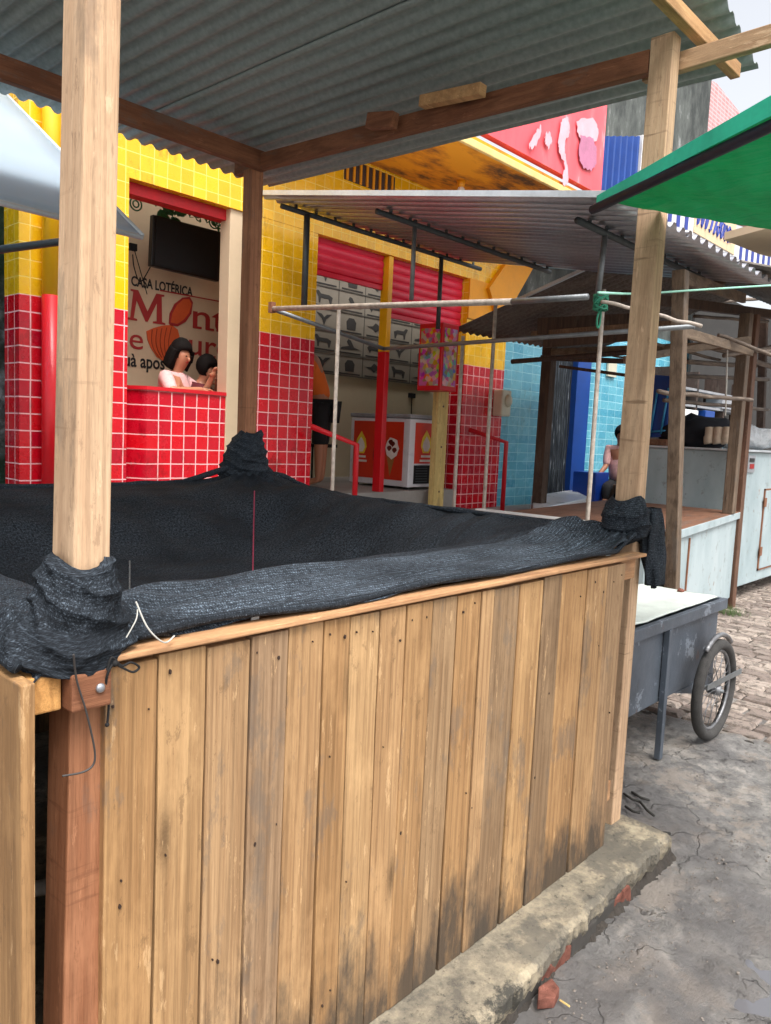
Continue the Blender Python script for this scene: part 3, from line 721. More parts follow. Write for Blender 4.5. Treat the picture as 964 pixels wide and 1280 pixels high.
# ------------------------------------------------------------------ shade net slung between the posts
def sheet_h(x, y):
    over = max(0, .565-x); u = (x-.565)/(2.83-.565); v = (y-1.25)/(3.62-1.25); u = max(0, min(1, u)); v = max(0, min(1, v))
    def sm(t): t = max(0, min(1, t)); return t*t*(3-2*t)
    # borders
    lift = max(0, 1-over/.03)
    bf = 1.222+.07*math.exp(-u/.03)*lift+.11*math.exp(-(1-u)/.05)
    bl = 1.222+.06*math.exp(-v/.04)*lift+.14*math.exp(-(1-v)/.15)+.075*sm(v*1.6)
    br = 1.282+.03*math.exp(-v/.06)+.10*math.exp(-(1-v)/.18)
    bb = 1.305+.11*math.exp(-(1-u)/.12)+.05*math.exp(-u/.1)
    inn = 1.235
    crest = .018*math.exp(-((v-.13)/.08)**2)
    wf, wb, wl, wr = (math.exp(-v/.10), math.exp(-(1-v)/.22), math.exp(-u/.07), math.exp(-(1-u)/.12))
    low = 1.225-.26*sm((v-.13)/.35)*sm((1-v)/.45)*sm(u/.22)*sm((1-u)/.28)
    W = wf**2+wb**2+wl**2+wr**2+.06
    h = (bf*wf**2+bb*wb**2+bl*wl**2+br*wr**2+low*.06)/W
    # pure sag in the middle
    s_ = sm(v/.2)*sm((1-v)/.3)*sm(u/.2)*sm((1-u)/.2)
    h = h*(1-s_)+low*s_+crest
    f = .010*noise.noise(Vector((x*2.0+y*1.2, y*6.5-x*2.5, 4)))+.006*noise.noise(Vector((x*3, y*17, 8)))
    f += .012*math.exp(-((v-.2)/.2)**2)*noise.noise(Vector((x*1.3, y*22, 2)))
    f += .0035*math.exp(-(v/.12)**2)*math.sin(v*210+4*noise.noise(Vector((x*2, 0, 0))))
    f += .035*sm((v-.25)/.2)*sm((1-v)/.2)*(noise.noise(Vector((x*1.1-y*1.2, (x+y)*3.2, 6))))
    # stretch folds that fan out from the corners
    for cx, cy, k in ((.62, 1.29, 9), (2.82, 1.33, 10), (2.72, 3.62, 8)):
        d = math.hypot(x-cx, y-cy); a = math.atan2(y-cy, x-cx)
        f += .012*math.sin(a*k*2+d*2)*math.exp(-d/.55)*min(1, d/.12)
    return h+f*(1-.6*min(1, over/.04))-.9*over*over/.09-.12*over
net = thing('shade_net', (1.7, 2.4, 1.2), 'black woven shade net slung over the plank stall and knotted to its posts', 'net')
nx, ny = 260, 240; vs = []; uvs = []
for j in range(ny+1):
    for i in range(nx+1):
        u, v = i/nx, (j/ny)**1.25; x = .485+(2.83-.485)*u; y = 1.262+(3.62-1.262)*v-.035*max(0, 1-u/.06)*(1-v)**8
        y -= .012*math.sin(u*23)*math.exp(-v*20)
        vs.append((x, y, sheet_h(x, y))); uvs.append((x, y))
jb = next(j for j in range(ny) if (j/ny)**1.25*2.36 > .34)
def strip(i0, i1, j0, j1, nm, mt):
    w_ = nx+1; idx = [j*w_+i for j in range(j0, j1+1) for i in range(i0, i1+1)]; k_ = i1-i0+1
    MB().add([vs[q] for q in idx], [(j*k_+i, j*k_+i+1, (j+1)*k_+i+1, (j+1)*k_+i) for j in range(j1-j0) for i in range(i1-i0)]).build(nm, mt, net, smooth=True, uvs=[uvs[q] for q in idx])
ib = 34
strip(ib, nx, 0, jb, 'folded_border_lit', 'border_cloth_lit'); strip(ib, nx, jb, ny, 'net_sheet', 'inner_cloth_shaded'); strip(0, ib, 0, ny, 'side_fold', 'shade_cloth')  # front strip takes the paler cloth to paint in the light falling there
def roll(pts_fn, r0, name, n=120, k=12, off=0):
    m = MB(); pts = []; rs = []
    for i in range(n+1):
        t = i/n; pts.append(pts_fn(t)); rs.append(r0*(1+.45*noise.noise(Vector((t*14, off, 3)))))
    m.tube(pts, rs, k)
    L = (Vector(pts[0])-Vector(pts[-1])).length
    uv = []
    for i in range(n+1):
        for q in range(k): uv.append((i/n*L, q/k*2*math.pi*r0))
    return m.build(name, 'shade_cloth', net, smooth=True, uvs=uv)
# rolled lower hem and a second fold above it
roll(lambda t: (.71+t*2.06, 1.262+.008*math.sin(t*21), 1.232+.10*max(0, t-.93)/.07*.6+.006*math.sin(t*17)), .010, 'hem')
roll(lambda t: (.487, 1.24+t*2.3, 1.222+.004*math.sin(t*13)+.05*t), .011, 'hem', off=9)
roll(lambda t: (.66+t*2.04, 3.60, 1.335-.035*math.sin(t*3.1)+.09*max(0, t-.8)/.2), .016, 'hem', off=12)
roll(lambda t: (2.805, 1.45+t*2.1, 1.285+.09*max(0, t-.75)/.25+.012*max(0, .1-t)*10), .012, 'hem', off=15)
def bundle(cx, cy, prof, seed, name='knot', fold=.010, nt=96, nz=90, tw=3.0):
    zs = [p[0] for p in prof]; vs = []; uv = []
    for j in range(nz+1):
        t = j/nz*(len(prof)-1); a = min(int(t), len(prof)-2); f = t-a; f = f*f*(3-2*f)
        P = [prof[a][q]*(1-f)+prof[a+1][q]*f for q in range(5)]
        for i in range(nt):
            th = 2*math.pi*i/nt; z = P[0]
            hx = math.sin((z*70+math.sin(th+seed)*tw+math.sin(2*th+seed)*.8)+2.2*noise.noise(Vector((math.cos(th)*1.5, math.sin(th)*1.5, z*12+seed))))
            wrap = z*62+.9*th+1.2*math.sin(th+seed)+1.6*noise.noise(Vector((math.cos(th)*1.1, math.sin(th)*1.1, z*9+seed)))
            env = math.sin(min(1, max(0, j/nz))*math.pi)**.4
            r = 1+fold/.08*.95*((1-abs(math.sin(wrap)))**1.4-.35)*(.3+.7*env)+.15*noise.noise(Vector((math.cos(th)*1.4, math.sin(th)*1.4, z*12+seed)))+.07*noise.noise(Vector((math.cos(th)*6, math.sin(th)*6, z*50+seed)))
            vs.append((cx+P[3]+P[1]*r*math.cos(th), cy+P[4]+P[2]*r*math.sin(th), z+.012*math.sin(th*2+seed)))
            uv.append((th*P[1]+z*.5, z*1.25+th*.012))
    n = nt
    fs = [(j*n+i, j*n+(i+1) % n, (j+1)*n+(i+1) % n, (j+1)*n+i) for j in range(nz) for i in range(n)]
    return MB().add(vs, fs).build(name, 'shade_cloth', net, smooth=True, uvs=uv)
# (z, rx, ry, ox, oy)
bundle(.612, 1.292, [(1.205, .105, .085, -.02, .0), (1.225, .115, .09, -.02, .0), (1.25, .10, .085, -.012, .0), (1.275, .076, .078, -.004, 0), (1.31, .072, .078, 0, 0), (1.345, .066, .072, .0, 0), (1.37, .056, .066, 0, 0), (1.380, .040, .052, 0, 0)], 2, fold=.012)
bundle(2.84, 1.34, [(1.235, .05, .05, .01, 0), (1.26, .08, .08, .0, -.01), (1.31, .09, .095, -.0, -.005), (1.36, .082, .09, 0, 0), (1.395, .066, .07, 0, 0), (1.415, .05, .055, 0, 0)], 11.3, fold=.009)
# loose tail of cloth outside the far post
m = MB(); vs = []; uv = []; nt, nz = 40, 60
for j in range(nz+1):
    t = j/nz; z = 1.38-.32*t; c = (2.90+.045*math.sin(t*2.2), 1.27-.02*t)
    w_ = .085*math.sin(min(1, t*1.5+.25)*math.pi/2)*(1-.45*max(0, t-.6)/.4)
    for i in range(nt):
        th = 2*math.pi*i/nt; r = 1+.3*noise.noise(Vector((math.cos(th)*2, math.sin(th)*2, t*3)))+.12*math.sin(th*5+t*6)
        k_ = 1 if t < .96 else .3
        vs.append((c[0]+w_*r*math.cos(th)*k_, c[1]+.03*r*math.sin(th)*k_, z)); uv.append((th*.06, z*1.5))
MB().add(vs, [(j*nt+i, j*nt+(i+1) % nt, (j+1)*nt+(i+1) % nt, (j+1)*nt+i) for j in range(nz) for i in range(nt)]+[tuple(range(nz*nt, nz*nt+nt))]).build('loose_tail', 'shade_cloth', net, smooth=True, uvs=uv)
bundle(2.73, 3.62, [(1.33, .16, .13, -.02, 0), (1.37, .15, .12, -.02, 0), (1.43, .13, .11, -.02, 0), (1.50, .105, .10, -.01, 0), (1.56, .08, .08, .01, 0), (1.60, .055, .055, .02, 0)], 9)
# added pale and pink strips standing in for see-through slits in the net
for px, ya, yb, mt in ((291, 655, 706, 'cord_white'), (318, 622, 662, 'slit_pink'), (315, 672, 706, 'cord_white'), (163, 640, 690, 'steel')):
    m = MB()
    X0 = atZ(px, (ya+yb)/2, 1.22).x
    y = atZ(px, ya, 1.25).y; ye = atZ(px, yb, 1.2).y; X1 = atZ(px, yb, 1.2).x; X0 = atZ(px, ya, 1.25).x
    y, ye = min(3.5, y), max(1.5, ye); nseg = 40; tp = []
    for k_ in range(nseg):
        a = k_/nseg; pa = (X0+(X1-X0)*a, y+(ye-y)*a)
        tp.append(Vector((pa[0], pa[1], sheet_h(*pa)+.001+.003*math.sin(k_*2.1))))
    m.tube(tp, .0035, 5); m.build('seam_slit', mt, net)
# cords at the near corner
c = [atY(170, 752, 1.24), atY(185, 785, 1.215), atY(205, 803, 1.21), atY(218, 795, 1.225)]
tag(MB().tube(curve(c), .0016, 6).tube(curve([atY(172, 762, 1.235), atY(170, 775, 1.22), atY(158, 797, 1.215)]), .0012, 6).build('white_string', 'cord_white', smooth=True), 'pale frayed string looped out from under the black net', 'string')
tag(MB().tube(curve([atY(92, 818, 1.19), atY(96, 850, 1.198), atY(108, 890, 1.198), atY(118, 935, 1.195), atY(117, 955, 1.195), atY(104, 965, 1.195), atY(78, 970, 1.20)]), .0019, 6).build('bent_wire', 'wire_dark', smooth=True), 'thin bent dark wire hanging at the stall corner', 'wire')
tag(MB().tube(curve([atY(134, 838, 1.20), atY(140, 822, 1.20), atY(152, 832, 1.20), atY(164, 828, 1.20), atY(174, 834, 1.20), atY(166, 840, 1.20), atY(152, 834, 1.20), atY(142, 830, 1.20), atY(134, 845, 1.20), atY(132, 870, 1.218), atY(136, 880, 1.218), atY(134, 908, 1.218)]), .0022, 6)
    .ball(atY(144, 829, 1.20), .006).ball(atY(134, 906, 1.218), .004).build('string_tie', 'cord_black', smooth=True), 'short black cord knotted round the rail beside the first plank', 'cord')
tag(MB().tube([(.45, 2.1, .40), (1.3, 1.75, .36)], .02, 12).build('plastic_pipe', 'white_paint', smooth=True), 'white plastic pipe lying inside the dark stall, seen through the corner gap', 'pipe')

# ================================================================== THE LOTTERY SHOP
YF = 5.57
shop = thing('corner_shop', (5.2, 5.6, .76), 'two-bay lottery shop clad in yellow and red tiles behind the stalls', 'shop')
def part(a, b, mat, name, bevel=0): return box(name, a, b, mat, shop, bevel)
part((2.22, YF, .762), (3.03, YF+.25, 5.2), 'shop_tile', 'tiled_pillar')
part((4.27, YF, .762), (4.94, YF+.35, 3.447), 'shop_tile', 'tiled_pillar')
part((7.28, YF, .762), (8.10, YF+.35, 3.45), 'shop_tile', 'tiled_pillar')
part((3.03, YF, 3.45), (4.27, YF+.25, 4.9), 'shop_tile', 'tiled_lintel')
part((4.27, YF, 3.45), (8.12, YF+.25, 4.9), 'shop_tile', 'tiled_lintel')
part((3.03, YF+.02, .762), (7.28, 5.85, 1.0), 'concrete_floor', 'shop_floor')
part((3.03, 5.852, .762), (9.6, 9.2, 1.0), 'concrete_floor', 'shop_floor')
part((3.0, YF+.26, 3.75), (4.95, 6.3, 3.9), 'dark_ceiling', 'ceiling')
part((4.95, YF+.36, 3.75), (9.6, 7.15, 3.9), 'dark_ceiling', 'ceiling')  # both ceilings stop short: unseen opening added to let sky light into the bays
# first bay
part((2.9, 6.56, 1.0), (5.2, 6.68, 3.75), 'cream_wall', 'painted_wall')
part((2.85, YF+.25, 1.0), (3.0, 6.56, 3.75), 'cream_wall', 'side_wall')
part((4.96, 6.68, 1.0), (5.1, 9.1, 3.75), 'beige_wall', 'side_wall')
part((4.72, YF+.35, 1.0), (4.9, 6.56, 3.75), 'cream_wall', 'side_wall')
part((3.965, YF+.02, 1.0), (4.14, YF+.16, 3.45), 'cream_wall', 'slim_column', .004)
part((4.24, YF+.04, 1.0), (4.267, YF+.3, 3.45), 'brown_post', 'dark_jamb')
part((3.03, YF+.08, 3.36), (4.24, YF+.2, 3.448), 'banner_red', 'lintel_panel')
# ventilator grille in the upper wall
gq = part((5.24, YF-.006, 4.02), (5.95, YF+.01, 4.22), 'dark_wood_z', 'vent_grille')
m = MB()
for i in range(8): m.box((5.26+i*.09, YF-.02, 4.02), (5.285+i*.09, YF-.006, 4.22))
m.build('vent_bar', 'orange_paint', gq)
# counter, front and angled left side, with tiled faces
m = MB()
P = [(3.03, 5.86), (3.22, 5.60), (3.965, 5.60), (3.965, 6.0), (3.03, 6.0)]
m.prism([(x, y, 1.0) for x, y in P], (0, 0, .88))
ctr = m.build('tiled_counter', 'shop_tile', shop)
m = MB(); m.prism([(x, y, 1.882) for x, y in [(3.03, 5.84), (3.21, 5.585), (3.965, 5.585), (3.965, 6.02), (3.03, 6.02)]], (0, 0, .03)); m.build('counter_top', 'red_paint', ctr)
# lettering painted on the back wall of the first bay
YW = 6.556
def tx(body, l, r_, t, b, mat, bold=.0, name='lettering'):
    A, B, T = atY(*l, YW), atY(*r_, YW), t
    h = atY(*t, YW).z-A.z
    return text_mesh(name, body, (A.x, YW, A.z), B.x-A.x, h, mat, wall_, bold)
wall_ = [o for o in COL.objects if o.name == 'painted_wall'][0]
tx('CASA LOTÉRICA', (164, 357), (241, 368), (164, 341), None, 'letter_black', .028)
def serif(x, z, w_): return MB().box((x-w_/2, YW-.004, z-.012), (x+w_/2, YW, z+.012))
def painted(body, pxl, pyb, pxr, pyt, mat, bold, serifs=()):
    A = atY(pxl, pyb, YW); B = atY(pxr, pyb, YW); h = atY(pxl, pyt, YW).z-A.z
    text_mesh('lettering', body, (A.x, YW, A.z), B.x-A.x, h, mat, wall_, bold)
    if serifs:
        m = MB()
        for u, v, w_ in serifs:
            x = A.x+(B.x-A.x)*u; z = A.z+h*v; m.box((x-w_/2, YW-.003, z-.011), (x+w_/2, YW-.0004, z+.011))
        m.build('serif', mat, wall_)
A_ = atY(158, 399, YW); Bx = atY(205, 399, YW).x-A_.x; Hh = atY(158, 360, YW).z-A_.z
MB().prism([(A_.x+u*Bx, YW-.002, A_.z+v*Hh) for u, v in ((0, 0), (.28, 0), (.28, .06), (.19, .08), (.26, .66), (.5, .02), (.56, .02), (.80, .68), (.80, .08), (.70, .06), (.70, 0), (1.04, 0), (1.04, .06), (.95, .08), (.93, .92), (1.0, .94), (1.0, 1), (.78, 1), (.55, .36), (.30, 1), (.10, 1), (.10, .94), (.17, .92), (.10, .08), (0, .06))], (0, .0018, 0)).build('lettering', 'letter_red', wall_)
painted('nt', 241, 409, 283, 384, 'letter_red', .008, ((.13, .02, .1), (.5, .02, .1), (.8, .02, .08)))
painted('de', 140, 433, 179, 405, 'letter_red', .0, ())
painted('uro', 236, 443, 290, 424, 'letter_red', .008, ((.3, .02, .06), (.52, .02, .09)))
painted('suà apos', 148, 462, 206, 440, 'letter_black', .02)
painted('ta', 275, 474, 300, 462, 'letter_black', .02)
m = MB(); a = atY(200, 363, YW); b = atY(281, 378, YW); m.bar((a.x, YW-.002, a.z), (b.x, YW-.002, b.z), .004, .012); m.build('painted_line', 'letter_red', wall_)
def wpoly(pts, mat, name, dy=0, th=.006, par=None):
    P = [atY(x, y, YW) for x, y in pts]
    return MB().prism([(p.x, YW-dy-th, p.z) for p in P], (0, th, 0)).build(name, mat, par or wall_)
wpoly([(211, 404), (212, 392), (218, 380), (228, 372), (237, 371), (241, 378), (239, 392), (232, 402), (222, 408), (213, 407)], 'letter_red', 'painted_emblem', 0)
wpoly([(213, 403), (215, 392), (221, 381), (229, 374), (236, 374), (239, 380), (236, 391), (229, 400), (221, 405)], 'logo_orange', 'painted_emblem', .0065, .002)
wpoly([(183, 414), (192, 410), (203, 407), (214, 406), (222, 412), (225, 424), (221, 440), (213, 450), (205, 452), (196, 446), (188, 434), (184, 424)], 'logo_orange', 'painted_emblem', 0)
for k in range(5):
    q = [(190+k*6, 412-k*.8), (189+k*5.4, 425), (192+k*4.6, 437), (199+k*2.8, 447)]
    MB().tube(curve([Vector((atY(x, y, YW).x, YW-.0085, atY(x, y, YW).z)) for x, y in q], 5), .004, 5).build('emblem_stroke', 'logo_dark', wall_)
# round marks and leafy garland along the banner
for px, py in ((170, 255), (268, 278)):
    c = atY(px, py, 6.4); m = MB()
    for r in (.055, .028): m.tube([c+Vector((math.cos(t*.3927)*r, 0, math.sin(t*.3927)*r)) for t in range(17)], .007, 6)
    tag(m.build('ring_ornament', 'green_leaf'), 'dark green ring ornament hanging at the %s end of the leafy garland' % ('left' if px < 200 else 'right'), 'ornament')
m = MB(); base = [atY(188+i*7, 247+i*2.6+4*math.sin(i*1.7), 6.3) for i in range(15)]
m.tube(curve(base, 4), .006, 5)
for p in base:
    for k in range(5):
        d = Vector((rnd.uniform(-1, 1), rnd.uniform(-.3, .3), rnd.uniform(-1, .6)))*.05; m.prism([p, p+d+Vector((.012, 0, 0)), p+d*1.5, p+d-Vector((.012, 0, 0))], (0, .004, 0))
tag(m.build('leaf_garland', 'green_leaf'), 'green leafy garland strung above the television in the first bay', 'garland')
m = MB()
for i, (px, py) in enumerate([(212, 260), (226, 262), (219, 280), (205, 272)]):
    p = atY(px, py, 6.28); m.ball(p, (.06, .03, .06), 8, 6, lambda d: rnd.uniform(-.3, .3))
tag(m.build('green_bow', 'green_leaf'), 'dark green ribbon bow fixed over the top left of the television', 'bow')
# television
tv = thing('television', atY(235, 310, 6.3), 'black flat television on a tilted bracket above the wall lettering', 'television')
t4 = [atY(192, 268, 6.22), atY(277, 290, 6.30), atY(274, 352, 6.34), atY(189, 332, 6.28)]
m = MB(); m.prism(t4, (0, .06, 0)); m.build('casing', 'tv_black', tv, bevel=.006)
c = sum(t4, Vector())/4; m = MB(); m.prism([c+(p-c)*.92+Vector((0, -.005, 0)) for p in t4], (0, .004, 0)); m.build('screen', 'black_gap', tv)
MB().bar(c+Vector((0, .06, 0)), c+Vector((0, .3, 0)), .06, .2).build('wall_bracket', 'steel_dark', tv)
tag(MB().tube(curve([atY(166, 318, 6.5), atY(168, 335, 6.5), atY(176, 352, 6.5), atY(190, 330, 6.5)]), .005, 6).tube(curve([atY(168, 312, 6.5), atY(176, 340, 6.5), atY(184, 368, 6.5)]), .004, 6).box(atY(163, 312, 6.5), atY(169, 306, 6.54)).build('loose_cable', 'cord_black'), 'loose black cables dangling beside the television', 'cable')
# corner downpipe
dp = thing('downpipe', (2.62, 5.50, .76), 'round drainpipe painted yellow over red beside the left tiled corner', 'pipe')
cx, cy = atY(64, 400, 5.49).x, 5.49
MB().tube([(cx, cy, 2.475), (cx, cy, 4.6)], .06, 16).build('upper_length', 'pipe_yellow', dp, smooth=True)
MB().tube([(cx, cy, .765), (cx, cy, 2.474)], .062, 16).build('lower_length', 'pipe_red', dp, smooth=True)
# second bay
part((5.1, 7.70, 1.0), (10.2, 7.85, 4.1), 'beige_wall', 'rear_wall')
part((9.6, YF+.35, 1.0), (9.75, 7.7, 3.75), 'beige_wall', 'side_wall')
def shutter(x0, x1, zb, zt, nm):
    m = MB(); n = int((zt-zb)/.012); vs = []
    for j in range(n+1):
        z = zt-j*(zt-zb)/n; ph = (z/.085) % 1
        y = YF+.10-.016*abs(math.sin(ph*math.pi))**.5+(.012 if ph < .08 else 0)
        vs += [(x0, y, z), (x1, y, z)]
    m.add(vs, [(2*j, 2*j+1, 2*j+3, 2*j+2) for j in range(n)])
    o = m.build('rolling_shutter', 'shutter_red', shop, solid=.004)
    MB().box((x0, YF+.085, zb-.05), (x1, YF+.115, zb-.002)).build('bottom_bar', 'shutter_red', o, bevel=.004)
    return o
shutter(4.945, 5.93, 3.15, 3.448, '')
shutter(6.03, 7.275, 2.89, 3.448, '')
MB().box((5.945, YF+.02, 2.475), (6.012, YF+.13, 3.447)).build('upper_centre_post', 'pipe_yellow', shop, bevel=.006)
MB().box((5.945, YF+.02, 1.0), (6.012, YF+.13, 2.474)).build('lower_centre_post', 'pipe_red', shop, bevel=.006)
part((7.16, YF-.03, .99), (7.30, YF-.005+.0, 3.42), 'cream_wood', 'wooden_jamb', .004) if False else None
# marquise slab above the second bay, with its stained underside and pale rim
sl_ = MB().box((4.1, 4.50, 4.25), (9.6, YF-.005, 4.36)).build('marquise', 'slab_underside', shop)
MB().box((4.1, 4.46, 4.24), (9.6, 4.497, 4.31)).build('rim', 'rim_cream', sl_, bevel=.008)
MB().prism([atY(633, 330, 5.5), atY(669, 331, 5.5), atY(646, 372, 5.5), atY(620, 388, 5.5), atY(612, 360, 5.5)], (0, .06, 0)).build('sloped_bracket', 'orange_paint', shop)
part((7.28, YF-.02, 3.0), (7.75, YF-.003, 3.45), 'orange_paint', 'painted_panel')
# light bulb
lb = thing('light_bulb', atZ(577, 228, 4.25), 'bare white bulb in an orange holder under the stained canopy slab', 'bulb')
p = atZ(577, 226, 4.25)
MB().tube([p+Vector((0, 0, 0)), p-Vector((0, 0, .07))], [.05, .03], 12).build('holder', 'orange_paint', lb, smooth=True)
MB().ball(p-Vector((0, 0, .11)), (.045, .045, .06)).build('bulb', 'bulb_glass', lb, smooth=True)
# big faded sign on top of the slab
fs_ = thing('faded_sign', (7.5, 4.46, 4.42), 'large pinkish red shop sign with peeling white patches above the canopy slab', 'sign')
sr = atY(757, 190, 4.46).x
box('sign_board', (4.6, 4.48, 4.425), (sr, 4.56, 6.6), 'old_sign', fs_)
def signblob(pts, mat='sign_white'):
    P = [atY(x, y, 4.455) for x, y in pts]; P = curve([(p.x, 4.446+.003*len(fs_.children), p.z) for p in P]+[(P[0].x, 4.446+.003*len(fs_.children), P[0].z)], 7)[:-1]; P = [p+Vector((rnd.uniform(-.012, .012), 0, rnd.uniform(-.02, .02))) for p in P]; MB().prism(P, (0, .0012, 0)).build('peeled_mark', mat, fs_)
plain('sign_white', lin(226, 176, 186), .6, var=.2); plain('sign_lilac', lin(190, 120, 150), .6, var=.25)
SB = 0
signblob([(670, 165), (676, 158), (672, 178), (664, 186), (661, 180)])
signblob([(682, 168), (687, 166), (690, 176), (686, 185), (681, 178)])
signblob([(702, 150), (710, 148), (712, 165), (706, 180), (709, 205), (711, 226), (707, 232), (703, 226), (706, 208), (700, 190), (698, 176)])
signblob([(726, 170), (740, 172), (746, 186), (744, 208), (732, 212), (725, 196)], 'sign_lilac')
signblob([(722, 150), (744, 150), (748, 172), (736, 178), (724, 168)])

# animal picture board on the rear wall
pb = thing('picture_board', atY(440, 420, 8.85), 'grid of grey animal pictures covering the rear wall of the open bay', 'poster')
YP = 7.665; A = atY(392, 352, YP); B = atY(560, 475, YP)
bx0, bx1, bz1, bz0 = 5.2, 9.2, 3.78, 2.38
box('paper', (bx0, YP, bz0), (bx1, YP+.03, bz1), 'poster_paper', pb)
m = MB(); nc, nr = 8, 5
for i in range(nc+1): x = bx0+(bx1-bx0)*i/nc; m.box((x-.006, YP-.004, bz0), (x+.006, YP-.001, bz1))
for j in range(nr+1): z = bz0+(bz1-bz0)*j/nr; m.box((bx0, YP-.008, z-.006), (bx1, YP-.005, z+.006))
m.build('grid_lines', 'poster_line', pb)
shapes = [  # simple silhouettes in a unit cell
    [(-.6, .1), (-.3, .3), (.3, .3), (.5, .6), (.7, .55), (.6, .2), (.5, 0), (.45, -.6), (.35, -.6), (.3, -.1), (-.3, -.1), (-.4, -.6), (-.5, -.6)],
    [(-.7, .2), (-.2, .35), (.1, .6), (.35, .2), (.8, .1), (.3, -.1), (.1, -.4), (-.2, -.1)],
    [(-.35, -.6), (.35, -.6), (.4, .2), (.2, .6), (-.2, .6), (-.4, .2)],
    [(0, -.6), (.15, 0), (.6, .6), (.2, .5), (0, .2), (-.2, .5), (-.6, .6), (-.15, 0)],
    [(-.7, -.3), (-.4, .2), (.2, .4), (.6, .3), (.75, 0), (.5, -.5), (.4, -.2), (-.2, -.2), (-.3, -.5), (-.5, -.5)],
    [(-.8, -.4), (-.3, -.2), (0, .5), (.2, .6), (.3, .3), (.1, -.1), (.7, -.3), (.8, -.5)]]
m = MB(); cw, ch = (bx1-bx0)/nc, (bz1-bz0)/nr
for j in range(nr):
    for i in range(nc):
        s = shapes[(i*5+j*3) % 6]; cx_, cz_ = bx0+cw*(i+.5), bz0+ch*(j+.5); f = rnd.choice((-1, 1))
        m.prism([(cx_+f*x*cw*.46, YP-.004, cz_+z*ch*.46) for x, z in s], (0, .003, 0))
        m.box((cx_-cw*.4, YP-.004, cz_-ch*.42), (cx_+cw*.4, YP-.001, cz_-ch*.36))
m.build('animal_figures', 'poster_ink', pb)
# electric outlet cable on the beige wall
tag(MB().tube([atY(515, 497, 7.68), atY(514, 522, 7.68)], .008, 6).box(atY(512, 497, 7.67), atY(518, 492, 7.698)).build('wall_plug', 'cord_black'), 'small black plug and cable on the beige wall above the freezer', 'plug')

# freezer
fz0, fz1, fzz, fzt = (6.50, 5.68), (7.12, 6.62), 1.03, 1.85
fr = thing('ice_cream_freezer', (6.9, 6.5, 1.0), 'red and white chest freezer with ice cream pictures in the open bay', 'freezer')
box('cabinet', (fz0[0], fz0[1], fzz), (fz1[0], fz1[1], fzt-.05), 'freezer_white', fr, .01)
box('lid', (fz0[0]-.01, fz0[1]-.01, fzt-.045), (fz1[0]+.01, fz1[1]+.01, fzt), 'shelf_grey', fr, .008)
for x in (6.56, 7.05):
    for y in (5.75, 6.55): MB().tube([(x, y, 1.0), (x, y, 1.03)], .03, 8).build('foot', 'cord_black', fr)
sp_ = box('side_picture', (fz0[0]-.006, fz0[1]+.09, fzz+.07), (fz0[0]-.001, fz1[1]-.06, fzt-.09), 'freezer_red', fr)
ep = box('end_picture', (fz0[0]+.09, fz0[1]-.006, fzz+.27), (fz1[0]-.05, fz0[1]-.001, fzt-.09), 'freezer_red', fr)
eg = box('vent_grille', (fz0[0]+.09, fz0[1]-.006, fzz+.04), (fz1[0]-.05, fz0[1]-.001, fzz+.25), 'cord_black', fr)
XS = fz0[0]-.007
def sideshape(pts, mat, name, par, d=0):  # pts in (y, z)
    MB().prism([(XS-d, y, z) for y, z in pts], (-.003, 0, 0)).build(name, mat, par)
def circ(cy_, cz_, ry, rz, n=16, w=0): return [(cy_+ry*math.cos(2*math.pi*k/n)*(1+w*math.sin(k*3.3)), cz_+rz*math.sin(2*math.pi*k/n)*(1+w*math.cos(k*2.1))) for k in range(n)]
sideshape(circ(6.15, 1.36, .08, .24, 14, .12), 'freezer_brown', 'dark_swirl', sp_)
sideshape([(5.95, 1.14), (6.01, 1.38), (5.88, 1.38)], 'cone_brown', 'cone_picture', sp_, .004)
sideshape(circ(5.93, 1.46, .10, .12, 16, .08), 'cream_white', 'scoop_picture', sp_, .005)
for a_, b_ in ((5.92, 1.51), (5.97, 1.46), (5.89, 1.44), (5.95, 1.53)): sideshape(circ(a_, b_, .035, .03, 8, .2), 'freezer_brown', 'topping_picture', sp_, .009)
def badge(fn, par):
    fn([(0, .16), (.07, .07), (.09, -.02), (.05, -.1), (-.05, -.1), (-.09, -.02), (-.07, .07)], 'logo_yellow', 0)
    fn([(0, .09), (.05, .03), (.065, -.03), (.03, -.08), (-.03, -.08), (-.065, -.03), (-.05, .03)], 'cream_white', .004)
    fn([(-.08, -.15), (.08, -.15), (.08, -.125), (-.08, -.125)], 'cream_white', 0)
    fn([(-.10, -.20), (.10, -.20), (.10, -.175), (-.10, -.175)], 'cream_white', 0)
badge(lambda pts, mt, d: sideshape([(6.43+x, 1.48+z) for x, z in pts], mt, 'badge', sp_, d), sp_)
badge(lambda pts, mt, d: MB().prism([(6.78+x, fz0[1]-.007-d, 1.52+z) for x, z in pts], (0, -.003, 0)).build('badge', mt, ep), ep)
m = MB()
for i in range(7): m.box((fz0[0]+.12, fz0[1]-.012, fzz+.06+i*.03), (fz1[0]-.3, fz0[1]-.007, fzz+.072+i*.03))
m.build('vent_slat', 'steel_dark', eg)
tag(MB().tube(curve([(6.35, 7.0, 1.45), (6.3, 7.0, 1.75), (6.35, 7.1, 1.80), (6.5, 7.3, 1.80)]), .012, 8).tube([(6.35, 7.0, 1.45), (6.38, 7.05, 1.0)], .012, 8).tube([(6.5, 7.3, 1.80), (6.55, 7.35, 1.0)], .012, 8).box((6.3, 6.95, 1.42), (6.6, 7.35, 1.46)).build('metal_chair', 'cord_black', smooth=False), 'dark metal framed chair standing to the left behind the freezer', 'chair')
